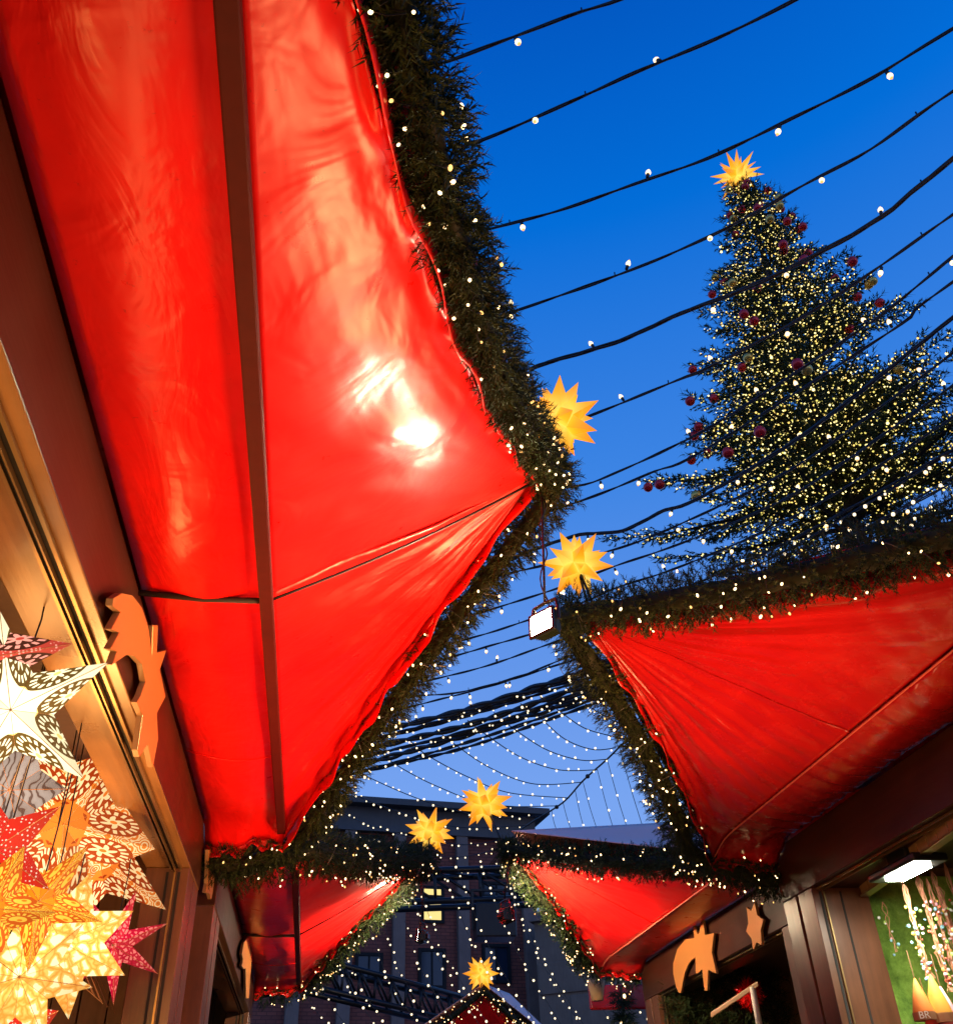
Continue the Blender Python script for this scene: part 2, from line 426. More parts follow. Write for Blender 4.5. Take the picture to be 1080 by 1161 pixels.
    def tri(sgn):
        def fn(s, t):                     # s: 0 at the rail .. 1 at the point, t: 0 at the middle .. 1 at the end
            qv = Pv + (sgn * he - Pv) * t
            bow = (.10 if sgn > 0 else bown) * math.sin(PI * s) * t ** 3          # free edge is cut concave
            qu, qz = rail_u, z0 + .012
            e = h - abs(qv); qz -= .06 * math.exp(-(e / .16) ** 2)
            u = qu + (P[0] - qu) * s; v = qv + (P[1] - qv) * s; z = qz + (P[2] - qz) * s
            v -= sgn * bow
            env = math.sin(PI * min(1, s * 1.02)) ** .7
            # hanging belly and folds pulled out of the point
            z -= .045 * sag * math.sin(PI * s) * math.sin(PI * t) * 1.2
            w = (math.sin(t * 31 + ph[2] + 2 * math.sin(s * 3 + ph[3])) * .5 + math.sin(t * 57 + ph[4] + s * 2) * .3)
            z += w * ((.002 if sgn < 0 else .024 * (1 + .8 * math.sin(t * 85 + s))) if sag >= 1 else .012) * env * (.35 + .65 * t) * sag
            z += .012 * sag * noise.noise(Vector((u * 2.6, v * 2.6, seed + 3))) * env
            z += .010 * noise.noise(Vector((u * 6, v * 6, seed + 9))) * env
            if wr:
                f1 = noise.noise(Vector((t * 17, s * 1.1, seed + 7))); f2 = noise.noise(Vector((v * 15 + u * 7, s * 3, seed + 8)))
                z += wr * (.013 * f1 * env * (1 - s) ** .3 + .014 * f2 * math.exp(-s / .22) * min(1, s * 25))
            # puckers along the free edge
            z += (.012 * math.exp(-(1 - t) / .06) * math.sin(s * 60 + ph[5]) + (0 if wr else .030) * math.exp(-(1 - t) / .13) * noise.noise(Vector((s * 17, (1 - t) * 3.5, seed + 2)))) * env
            return fr(u, v, z), (t * (1.3 if sgn > 0 or wr else .10) + (0 if sgn > 0 else 7), s * (1 if sgn > 0 or wr else .5))
        return fn
    NT = 170 if wr else 64
    grid(48, NT, tri(1)); grid(48, NT, tri(-1))
    c = mesh_obj('canopy', V, Fc, pvc, smooth=True, uvs=UV); md = c.modifiers.new('cloth', 'SOLIDIFY'); md.thickness = .003; md.offset = 1
    T(c)
    for vv in ([Pv + h * .55] if rail else []):
        mb = MB(); pp = []
        for i in range(9):
            s_ = i / 8; v_ = vv; t_ = (v_ + he) / (2 * he); p_, _ = inner(s_, t_); pp.append(p_ - Vector((0, 0, .003)))
        mb.tube(pp, .0022, 4); T(mb.build('stitched_seam', pvc, smooth=True))
    # valance hanging along the two free edges
    for sgn in (1, -1):
        V2 = []; F2 = []; UV2 = []; n = 60
        for i in range(n + 1):
            s = i / n; p, _ = tri(sgn)(s, 1.0)
            for j in range(5):
                q = p + Vector((0, 0, .024 - .018 * j)) + Vector(along) * sgn * (.02 + .006 * math.sin(s * 50 + j)) + Vector(out) * (.010 * math.sin(s * 33))
                V2.append(q); UV2.append((s * 3, j * .2))
        for i in range(n):
            for j in range(4): a = i * 5 + j; F2.append((a, a + 5, a + 6, a + 1))
        o = mesh_obj('valance', V2, F2, pvc, smooth=True, uvs=UV2); md = o.modifiers.new('cloth', 'SOLIDIFY'); md.thickness = .003
        T(o)
    # end flap closing the strip at the two ends
    for sgn in (1, -1):
        V2 = []; F2 = []; UV2 = []; n = 30
        for i in range(n + 1):
            s = i / n
            p, _ = inner(s, 1.0 if sgn > 0 else 0.0)
            for j in range(7):
                k = j / 6
                q = p + Vector((0, 0, .004 - .045 * k + .010 * math.sin(s * 19 + k * 3))) + Vector(along) * sgn * (.003 + .02 * math.sin(PI * k) + .012 * math.sin(s * 24 + k * 5 + ph[6]) * k)
                V2.append(q); UV2.append((s * 1.4 + 5, k))
        for i in range(n):
            for j in range(6): a = i * 7 + j; F2.append((a, a + 7, a + 8, a + 1))
        o = mesh_obj('end_flap', V2, F2, pvc, smooth=True, uvs=UV2); md = o.modifiers.new('cloth', 'SOLIDIFY'); md.thickness = .003
        T(o)
    if rail:
        mb = MB(); mb.box(rail_u - .029, rail_u + .010, -h + .02, h - .05, z0 - .032, z0 - .006, fr=fr)
        T(bevel(mb.build('rail', 'rail_brown'), .004))
        mb = MB(); mb.tube([fr(0, Pv, z0 - .008), fr(rail_u * .5, Pv, z0 - .020), fr(rail_u, Pv, z0 - .016)], .009, 8); T(mb.build('crossbar', 'dark_bark', smooth=True))
        mb = MB(); pp = []
        for i in range(13):
            s = i / 12; pp.append(fr(rail_u + (Pu - rail_u) * s, Pv, z0 + .0 + (Pz - z0) * s - .014 - .022 * math.sin(PI * s)))
        mb.tube(pp, .0048, 8); T(mb.build('strut', 'black_rubber', smooth=True))
    else:
        mb = MB(); pp = []
        for i in range(50):
            v = -he + 2 * he * i / 49
            pp.append(fr(rail_u, v, z0 + .004 - .06 * math.exp(-((h - abs(v)) / .16) ** 2)))
        mb.tube(pp, .004, 6); T(mb.build('seam', 'seam_tape', smooth=True))
    # roof over everything
    rz = ridge if ridge else (-depth * .5, Pv, z0 + .25)
    A = [fr(Pu + .02, Pv, Pz + lift), fr(rail_u, -h - .02, z0 + .05), fr(rail_u, h + .02, z0 + .05), fr(*rz), fr(-depth - .1, -h - .02, z0 + .04), fr(-depth - .1, h + .02, z0 + .04)]
    nR = 14; VV = []; FF = []
    def tripatch(a, b, c):
        base = len(VV); idx = {}
        for i in range(nR + 1):
            for j in range(nR + 1 - i):
                k = nR - i - j; p = (a * i + b * j + c * k) / nR
                e = min(i, j, k) / nR
                p = p - Vector((0, 0, .06 * e * 3)) + Vector((0, 0, .02 * noise.noise(p * 3))) * min(1, e * 6)
                idx[i, j] = len(VV); VV.append(p)
        for i in range(nR):
            for j in range(nR - i):
                FF.append((idx[i, j], idx[i + 1, j], idx[i, j + 1]))
                if i + j < nR - 1: FF.append((idx[i + 1, j], idx[i + 1, j + 1], idx[i, j + 1]))
    tripatch(A[0], A[1], A[3]); tripatch(A[0], A[3], A[2]); tripatch(A[1], A[4], A[3]); tripatch(A[2], A[3], A[5]); tripatch(A[4], A[5], A[3])
    o = mesh_obj('roof_cover', VV, FF, roofmat, smooth=True, uvs=[(0, 0)] * len(VV))
    md = o.modifiers.new('cloth', 'SOLIDIFY'); md.thickness = .006
    T(o)
    tag(root, label, 'market stall', 'market stalls along the alley')
    return root, fr, dict(bow=bown, h=h, rail_u=rail_u, P=Vector(P), z0=z0)

X, Y = Vector((1, 0, 0)), Vector((0, 1, 0))
L1, fL1, dL1 = stall('nearest left market stall with large glossy red canopy and comet cutout on its brown beam', (-.57, 2.42, 0), X, Y, 4.62, .37, 1.19, 3.50, seed=1, bown=.20)
L2, fL2, dL2 = stall('second left market stall with small glowing red canopy behind the first garland', (-.52, 7.02, 0), X, Y, 4.0, .38, 1.20, 3.49, seed=2)
R1, fR1, dR1 = stall('nearest right market stall with wrinkled dark red canopy and green felt wall inside', (2.44, 3.32, 0), -X, Y, 3.3, .36, 1.40, 3.47, seed=3, rail=False, pvc='red_pvc_worn_shaded', hd=.31, post=.34, header_mat='stall_brown', sag=.8, wr=1.0)
R2, fR2, dR2 = stall('second right market stall with smooth bright red canopy and comet cutout on its beam', (2.70, 6.80, 0), -X, Y, 3.1, .36, 1.33, 3.50, seed=4, rail=False, post=.34, hd=.25, roofmat='pale_pink_cloth', sag=.6, ridge=(-.2, .25, 3.82), lift=.15)
P5 = on_z(548, 1126, 1.9)
R5, fR5, dR5 = stall('small far market stall with dark red canopy facing up the alley under a star', (P5.x, P5.y + 1.2, 0), -Y, X, 2.5, .36, 1.2, 3.50, z0=2.85, seed=5, rail=False, roofmat='pale_pink_cloth', ridge=(-1.0, .75, 3.80), lift=.10, sag=.6)

# ------------------------------------------------------------------ garlands
FAIRY = None
def fairy_mesh():
    mb = MB(); mb.ball((0, 0, 0), .0055, 0, 6, 4, (1, 1, 1.5)); me = mb.build('fairy_light', 'fairy_glow').data
    o = bpy.data.objects['fairy_light']; bpy.data.objects.remove(o); return me
FAIRY = fairy_mesh()
FAIRY_DIM = FAIRY.copy(); FAIRY_DIM.materials.clear(); FAIRY_DIM.materials.append(MATS['fairy_dim'])
def sprig_tris(V, Fs, p, d, ln, width, k, rnd, nlk=1.8):
    """a short twig of needles starting at p, growing along d"""
    d = d.normalized(); a = d.orthogonal().normalized(); b = d.cross(a)
    for i in range(k):
        t = i / k; q = 2.4 * i + rnd.random(); s = a * math.cos(q) + b * math.sin(q)
        o = p + d * (ln * t); nl = ln * (.34 + .16 * rnd.random()) * nlk
        tip = o + (d * .75 + s * .75).normalized() * nl
        w = (d.cross(s)).normalized() * width
        n = len(V); V += [o - w, o + w, tip]; Fs.append((n, n + 1, n + 2))
def garland(label, pts, radius, seed, lights, density=620, sprig=.036, nk=13, group='fir garlands edging the canopies', lscale=1., sagged=0, glowside=None):
    rnd = random.Random(seed); path = resample(pts, .02); path = [p.copy() for p in path]
    org = path[len(path) // 2].copy(); root = empty('fir_garland', org)
    V = []; Fs = []; L = 0
    def radial(i):
        t = (path[min(i + 1, len(path) - 1)] - path[max(i - 1, 0)]).normalized()
        a = t.orthogonal().normalized(); return t, a, t.cross(a)
    step = .02; count = int(density * step * 1.9)
    lump = lambda i: radius * (1 + .26 * noise.noise(Vector((i * step * 6, seed, 0))) + .14 * noise.noise(Vector((i * step * 17, seed, 5))))
    for i in range(len(path)):
        t, a, b = radial(i); R = lump(i)
        endf = min(1, (min(i, len(path) - 1 - i) + 2) / 5)
        for k in range(count):
            q = rnd.uniform(0, 2 * PI); s = a * math.cos(q) + b * math.sin(q)
            rr = R * endf * rnd.uniform(.30, .96) * (1 + .3 * noise.noise(Vector((i * .12, q * 1.3, seed))))
            d = (s + t * rnd.uniform(-.9, .9) + Vector((0, 0, -.15))).normalized()
            sprig_tris(V, Fs, path[i] + s * rr - org + t * rnd.uniform(-.01, .01), d, sprig * rnd.uniform(.6, 1.45), .0021 * (1.0 if density > 600 else 1.35), nk, rnd, 1.05)
    nm = [0] * len(Fs)
    mb = MB()
    for k in range(int(len(path) * 1.2)):          # thin brown shoots sticking out
        i = rnd.randrange(1, len(path) - 1); t, a, b = radial(i); q = rnd.uniform(0, 2 * PI); sv = a * math.cos(q) + b * math.sin(q); p0 = path[i] - org + sv * lump(i) * .5; mb.tube([p0, p0 + (sv + t * rnd.uniform(-.8, .8)).normalized() * .05], .0013, 3)
    b0 = len(V); V += mb.v; Fs += [tuple(b0 + q for q in f) for f in mb.f]; nm += [1] * len(mb.f)
    mesh_obj('needles', V, Fs, None, root, mats=['garland_needles', 'dark_bark'], fmat=nm)
    mb = MB(); mb.tube([p - org for p in path[::3]], [lump(i * 3) * .40 for i in range(len(path[::3]))], 10)
    mb.build('core', 'garland_core', root, True)
    # the light chain wound around it
    n = int(lights); pp = []
    for k in range(n):
        i = rnd.randrange(2, len(path) - 2); t, a, b = radial(i)
        q = rnd.uniform(0, 2 * PI); s = a * math.cos(q) + b * math.sin(q)
        if s.z > .5 or (s.dot((CAM - path[i]).normalized()) < -.25): s = -s
        p = path[i] + s * lump(i) * rnd.uniform(.98, 1.25)
        l = bpy.data.objects.new('fairy_light', FAIRY if rnd.random() < .72 else FAIRY_DIM); l.location = p - org; l.parent = root
        l.rotation_euler = (rnd.uniform(-1, 1), rnd.uniform(-1, 1), 0)
        sc = lscale * .72 * rnd.uniform(.7, 1.25); l.scale = (sc, sc, sc); COL.objects.link(l)
        pp.append((i, p - org))
    pp.sort(key=lambda e: e[0]); mb = MB()
    if len(pp) > 3:
        mb.tube(resample([e[1] for e in pp], .03), .0014, 4); mb.build('light_wire', 'black_rubber', root)
    tag(root, label, 'garland', group); return root

def edge_path(fr, d, sgn, out=.07, up=.03, back=0.0, tip=.05, n=8, t0=0., t1=1.):
    """points along one free edge of a canopy, from its end on the rail to the point"""
    P = d['P']; h = d['h']; r = []
    for i in range(n + 1):
        s = t0 + (t1 - t0) * i / n
        u = d['rail_u'] + (P.x - d['rail_u']) * s; v = sgn * (h - .03) + (P.y - sgn * (h - .03)) * s; z = d['z0'] + (P.z - d['z0']) * s
        v -= sgn * (.10 if sgn > 0 else d['bow']) * math.sin(PI * s)
        # outward from the edge
        e = Vector((P.x - d['rail_u'], P.y - sgn * h, 0)).normalized(); nrm = Vector((e.y, -e.x, 0)); 
        if nrm.y * sgn < 0: nrm = -nrm
        r.append(fr(u + nrm.x * out, v + nrm.y * out, z + up))
    return r
def tip_pt(fr, d, o=.08, up=.03): return fr(d['P'].x + o, d['P'].y, d['P'].z + up)

g = edge_path(fL1, dL1, -1, .066, .0); garland('thick fir garland with few lights on the near edge of the large left canopy', g + [tip_pt(fL1, dL1, .02, .0)], .063, 11, 99, 950, lscale=.95)
g = edge_path(fL1, dL1, 1, .095, .0); garland('fir garland on the far slanting edge of the large left canopy', [fL1(.0, dL1['h'] + .0, 2.86), fL1(.2, dL1['h'] + .01, 2.86)] + g + [tip_pt(fL1, dL1, .03, .0)], .076, 12, 99, 800)
g = [fL2(.02, -dL2['h'] - .04, 2.90), fL2(.2, -dL2['h'] - .05, 2.92)] + edge_path(fL2, dL2, -1, .07, .0); garland('fir garland along the near edge of the second left canopy', g + [tip_pt(fL2, dL2, .05)], .115, 13, 80, 800)
g = edge_path(fL2, dL2, 1, .07, .0); garland('fir garland down the far edge of the second left canopy', [fL2(.0, dL2['h'] + .05, 2.92)] + g + [tip_pt(fL2, dL2, .05)], .105, 14, 100, 700)
g = edge_path(fR1, dR1, -1, .10, .0); garland('fir garland on the upper edge of the wrinkled canopy below the big tree', g + [tip_pt(fR1, dR1, .10)], .10, 15, 75, 760)
g = edge_path(fR1, dR1, 1, .105, .0); garland('fir garland down the long far edge of the wrinkled dark red canopy', [fR1(-.05, dR1['h'] + .02, 2.86), fR1(.12, dR1['h'] + .02, 2.87)] + g + [tip_pt(fR1, dR1, .10)], .105, 16, 95, 760)
g = [fR2(-.1, -dR2['h'] - .04, 2.90), fR2(.15, -dR2['h'] - .05, 2.92)] + edge_path(fR2, dR2, -1, .08, .0); garland('fir garland on the near edge of the smooth bright red right canopy', g + [tip_pt(fR2, dR2, .08)], .095, 17, 85, 800)
g = edge_path(fR2, dR2, 1, .08, .0); garland('fir garland down the far edge of the smooth bright red right canopy', [fR2(.0, dR2['h'] + .05, 2.92)] + g + [tip_pt(fR2, dR2, .08)], .105, 18, 100, 700)
g = edge_path(fR5, dR5, -1, .05, .0); garland('fir garland on the left edge of the small far canopy under the lowest star', g + [tip_pt(fR5, dR5, .03)], .08, 19, 60, 260, nk=6, lscale=1.3)
g = edge_path(fR5, dR5, 1, .05, .0); garland('fir garland on the right edge of the small far canopy under the lowest star', g + [tip_pt(fR5, dR5, .03)], .08, 20, 60, 260, nk=6, lscale=1.3)

# ------------------------------------------------------------------ many-pointed stars
def moravian(label, c, r, up, seed, body=.40, missing=None, arm=None):
    rnd = random.Random(seed); V = []; Fs = []; A = []
    R0 = r * body
    dirs = []
    for x in (-1, 0, 1):
        for y in (-1, 0, 1):
            for z in (-1, 0, 1):
                if (x, y, z) != (0, 0, 0): dirs.append((x, y, z))
    a = 1 / (1 + math.sqrt(2)); base = []
    M = Matrix.Rotation(rnd.uniform(0, 6.3), 3, 'Z') @ Matrix.Rotation(rnd.uniform(0, 6.3), 3, 'X') @ Matrix.Rotation(rnd.uniform(0, 6), 3, 'Y')
    # rhombicuboctahedron faces: 18 squares, 8 triangles
    for d in dirs:
        nz = sum(1 for q in d if q); D = Vector(d).normalized()
        if nz == 1:
            ax = [i for i in range(3) if d[i]][0]; o = [i for i in range(3) if i != ax]; pts = []
            for s, t in ((1, 1), (-1, 1), (-1, -1), (1, -1)):
                q = [0, 0, 0]; q[ax] = d[ax]; q[o[0]] = s * a; q[o[1]] = t * a; pts.append(Vector(q))
        elif nz == 2:
            o = [i for i in range(3) if not d[i]][0]; i1, i2 = [i for i in range(3) if d[i]]; pts = []
            for (s, t) in ((0, 1), (1, 1), (1, -1), (0, -1)):
                q = [0, 0, 0]
                q[i1] = d[i1] * (1 if s == 0 else a); q[i2] = d[i2] * (a if s == 0 else 1); q[o] = t * a; pts.append(Vector(q))
        else:
            pts = []
            for k in range(3):
                q = [d[i] * a for i in range(3)]; q[k] = d[k]; pts.append(Vector(q))
        L = r * (1.0 if nz < 3 else .82) * rnd.uniform(.93, 1.04)
        tip = D * L
        P0 = [p * R0 / 1.08 for p in pts]
        n = len(P0); fv = rnd.uniform(-.14, .1)
        for i in range(n):
            b0, b1 = P0[i], P0[(i + 1) % n]
            if (b1 - b0).cross(tip - b0).dot((b0 + b1 + tip) / 3 - D * R0 * .6) < 0: b0, b1 = b1, b0
            k = len(V); sh = rnd.uniform(-.32, .2)
            m0, m1 = b0.lerp(tip, .45), b1.lerp(tip, .45)
            V.extend([M @ b0, M @ b1, M @ m1, M @ m0, M @ tip]); Fs += [(k, k + 1, k + 2, k + 3), (k + 3, k + 2, k + 4)]
            base_v = .62 + fv + sh
            A.extend([base_v + .30] * 2 + [base_v - .05] * 2 + [base_v - .40])
    root = empty('star_lantern', c)
    o = mesh_obj('paper_star', V, Fs, 'star_paper', root)
    at_ = o.data.attributes.new('paper', 'FLOAT', 'POINT'); at_.data.foreach_set('value', [max(0, min(1, x)) for x in A])
    mb = MB()
    ends = arm or [(Vector(up) - Vector(c))]
    for e in ends:
        mb.tube([Vector((0, 0, 0)), Vector(e) * .5 + Vector((0, 0, .005)), Vector(e)], .0045 * max(.7, r / .13), 6)
    lathe(mb, (0, 0, 0), Vector(ends[0]), [(.01, R0 * .9), (.016, R0 * 1.0), (.016, R0 * 1.25), (.007, R0 * 1.4)], 8)
    mb.build('holder', 'black_metal', root, True)
    tag(root, label, 'star lantern', 'yellow many pointed paper stars')
    return root
c = on_y(632, 477, 2.62); moravian('yellow paper star half hidden behind the garland beside the large left canopy', c, .185, c + Vector((-.02, -.1, -.25)), 1, arm=[tip_pt(fL1, dL1) - c])
c = on_y(653, 640, 3.42); tp = on_y(668, 692, 3.38)
moravian('yellow paper star hanging in the sky just above the floodlight', c, .170, tp, 5, arm=[tp - c, tp - c + Vector((.02, .0, .03))])
c = on_y(487, 943, 7.35); moravian('yellow paper star on the tip of the second left canopy', c, .205, c, 3, arm=[tip_pt(fL2, dL2) - c])
c = on_y(549, 911, 7.0); moravian('yellow paper star on the tip of the smooth bright red right canopy', c, .215, c, 8, arm=[tip_pt(fR2, dR2) - c])
c = on_y(545, 1104, P5.y - .05); moravian('lowest and smallest yellow paper star above the far canopy', c, .235, c, 9, arm=[Vector((0, 0, -.35))])

# ------------------------------------------------------------------ flood lights
def floodlight(label, hang, c, face, r=.065, mat_glow='flood_glow', tilt=0.):
    root = empty('flood_light', c)
    f = Vector(face).normalized(); side = f.cross(Vector((0, 0, 1))).normalized(); upv = side.cross(f).normalized()
    B = lambda x, y, z: side * x + upv * y + f * z
    w, hgt = r, r * .8
    def slab(mb, w0, h0, z0, w1, h1, z1, mi=0):
        mb.hexa([B(-w0, -h0, z0), B(w0, -h0, z0), B(w0, h0, z0), B(-w0, h0, z0), B(-w1, -h1, z1), B(w1, -h1, z1), B(w1, h1, z1), B(-w1, h1, z1)], mi)
    mb = MB(); slab(mb, w * .62, hgt * .6, -r * 1.1, w * .98, hgt * .98, -r * .1); bevel(mb.build('housing', 'green_housing', root), .004)
    mb = MB()
    for k in range(5):
        zz = -r * (.3 + .16 * k); ww = w * (1.0 - .07 * k)
        slab(mb, ww, hgt * .93, zz, ww, hgt * .93, zz + r * .05)
    mb.build('cooling_fins', 'green_housing', root)
    mb = MB()      # rim round the glass
    for (x0, x1, y0, y1) in ((-w * 1.08, w * 1.08, hgt * .86, hgt * 1.08), (-w * 1.08, w * 1.08, -hgt * 1.08, -hgt * .86), (-w * 1.08, -w * .88, -hgt * .86, hgt * .86), (w * .88, w * 1.08, -hgt * .86, hgt * .86)):
        mb.hexa([B(x0, y0, -r * .1), B(x1, y0, -r * .1), B(x1, y1, -r * .1), B(x0, y1, -r * .1), B(x0, y0, r * .12), B(x1, y0, r * .12), B(x1, y1, r * .12), B(x0, y1, r * .12)])
    bevel(mb.build('front_frame', 'black_metal', root), .002)
    mb = MB(); slab(mb, w * .875, hgt * .855, -r * .05, w * .875, hgt * .855, r * .05); mb.build('glass', mat_glow, root)
    mb = MB(); slab(mb, w * .5, hgt * .35, -r * 1.35, w * .5, hgt * .45, -r * 1.11); bevel(mb.build('driver_box', 'black_metal', root), .003)
    mb = MB()      # U bracket
    pts = [B(w * 1.12, 0, -r * .4), B(w * 1.12, hgt * 1.2, -r * .4), B(w * 1.0, hgt * 1.95, -r * .4), B(0, hgt * 2.05, -r * .4), B(-w * 1.0, hgt * 1.95, -r * .4), B(-w * 1.12, hgt * 1.2, -r * .4), B(-w * 1.12, 0, -r * .4)]
    for a, b2 in zip(pts, pts[1:]):
        mb.tube([a, b2], r * .12, 6)
    mb.build('bracket', 'black_metal', root)
    mb = MB(); top = Vector(hang) - Vector(c); p0 = B(0, hgt * 2.05, -r * .4)
    mb.tube([p0, p0.lerp(top, .5), top], r * .085, 6)
    pp = []
    for i in range(24):
        t = i / 23; q = p0.lerp(top, t); pp.append(q + Vector((math.cos(t * 17) * .012, math.sin(t * 17) * .012, 0)))
    mb.tube([B(0, 0, -r * 1.2)] + pp, r * .055, 6)
    mb.build('cable', 'black_rubber', root, True)
    tag(root, label, 'floodlight', 'floodlights hung from the canopy tips')
    return root
c = on_y(614, 706, 2.40)
floodlight('square floodlight switched on, hanging by its cable below the large left canopy tip', tip_pt(fL1, dL1, .03), c, (-.80, -.58, .04), .046)
c = on_y(475, 1062, 7.25); floodlight('small dark floodlight hanging on a cable below the second left canopy', tip_pt(fL2, dL2, .03), c, (-.9, .40, .10), .055, 'flood_glow_far')
c = on_y(577, 1038, 6.85); floodlight('small dark floodlight hanging on a cable below the smooth bright red right canopy', tip_pt(fR2, dR2, .03), c, (.9, .30, .1), .06, 'flood_glow_far')

# ------------------------------------------------------------------ cut-out ornaments
def extrude(name, pts, nrm, th, m, parent=None, m2=None):
    pts = [Vector(p) for p in pts]; n = len(pts); nrm = Vector(nrm)
    bm = bmesh.new(); vs = [bm.verts.new(p) for p in pts]; f = bm.faces.new(vs); bm.normal_update()
    r = bmesh.ops.extrude_face_region(bm, geom=[f]); 
    for e in r['geom']:
        if isinstance(e, bmesh.types.BMVert): e.co += nrm * th
    bmesh.ops.recalc_face_normals(bm, faces=bm.faces)
    for ff in bm.faces: ff.material_index = 0 if abs(ff.normal.dot(nrm)) > .7 else 1
    me = bpy.data.meshes.new(name); bm.to_mesh(me); bm.free(); me.materials.append(MATS[m]); me.materials.append(MATS[m2 or m])
    return link(bpy.data.objects.new(name, me), parent)
def ornament(name, label, cat, px, xplane, sgn, th=.018, group=None):
    pts = [on_x(x, y, xplane) for x, y in px]; org = sum(pts, Vector()) / len(pts)
    o = extrude(name, [p - org for p in pts], (sgn, 0, 0), th, 'ornament_gold', None, 'ornament_edge'); o.location = org
    bevel(o, .0015, 1)
    tag(o, label, cat, group)
z = lambda pts, s, ox, oy: [(ox + x / s, oy + y / s) for x, y in pts]
comet = z([(278, 42), (300, 28), (330, 34), (355, 65), (372, 115), (383, 190), (385, 113), (399, 112), (396, 185), (422, 178), (404, 230), (420, 300), (396, 345), (400, 410), (386, 487), (372, 425), (350, 460), (345, 440), (358, 350), (342, 315), (352, 300), (366, 262), (357, 215), (336, 193), (316, 190), (275, 217), (288, 182), (270, 175), (294, 132), (272, 123), (297, 78), (276, 62)], 2.317, 0, 660)
ornament('comet_ornament', 'large golden brown comet cutout on the beam of the nearest left stall', 'ornament', comet, -.553, 1, group='wooden cutouts on the stall beams')
c2 = z([(490, 668), (470, 700), (458, 760), (465, 800), (456, 830), (470, 850), (480, 845), (483, 1015), (500, 1018), (506, 900), (518, 790), (520, 720), (512, 680)], 5.025, 180, 930)
ornament('comet_ornament', 'small comet cutout on the beam of the second left stall', 'ornament', c2, -.503, 1, group='wooden cutouts on the stall beams')
c3 = z([(430, 415), (468, 510), (482, 500), (500, 355), (524, 515), (588, 500), (572, 640), (606, 795), (545, 770), (540, 918), (520, 920), (502, 765), (468, 795), (455, 790), (455, 760), (452, 675), (405, 718), (375, 790), (345, 938), (330, 935), (310, 890), (292, 800), (290, 720), (320, 620), (380, 545), (445, 538)], 6.41, 720, 980)
ornament('comet_ornament', 'comet cutout with star head on the beam of the second right stall', 'ornament', c3, 2.682, -1, group='wooden cutouts on the stall beams')
c4 = z([(826, 312), (860, 337), (885, 276), (905, 370), (950, 405), (930, 480), (938, 590), (900, 570), (876, 625), (862, 540), (822, 488), (840, 430)], 6.41, 720, 980)
ornament('star_ornament', 'pale gold star cutout on the grey post between the two right stalls', 'ornament', c4, 2.682, -1, group='wooden cutouts on the stall beams')
c5 = z([(262, 168), (300, 170), (306, 215), (298, 330), (290, 400), (278, 452), (268, 420), (246, 412), (256, 360), (260, 270)], 5.025, 180, 930)
ornament('star_ornament', 'dark narrow star cutout on the end post of the nearest left stall', 'ornament', c5, -.555, 1, group='wooden cutouts on the stall beams')

def text_mesh(body, size, m, parent, M):
    cu = bpy.data.curves.new('lettering', 'FONT'); cu.body = body; cu.size = size; cu.extrude = .0005; cu.align_x = 'CENTER'
    o = bpy.data.objects.new('tmp', cu); COL.objects.link(o); bpy.context.view_layer.update()
    me = bpy.data.meshes.new_from_object(o.evaluated_get(bpy.context.evaluated_depsgraph_get())); bpy.data.objects.remove(o)
    me.materials.clear(); me.materials.append(MATS[m]); l = link(bpy.data.objects.new('lettering', me), parent); l.matrix_local = M
    return l
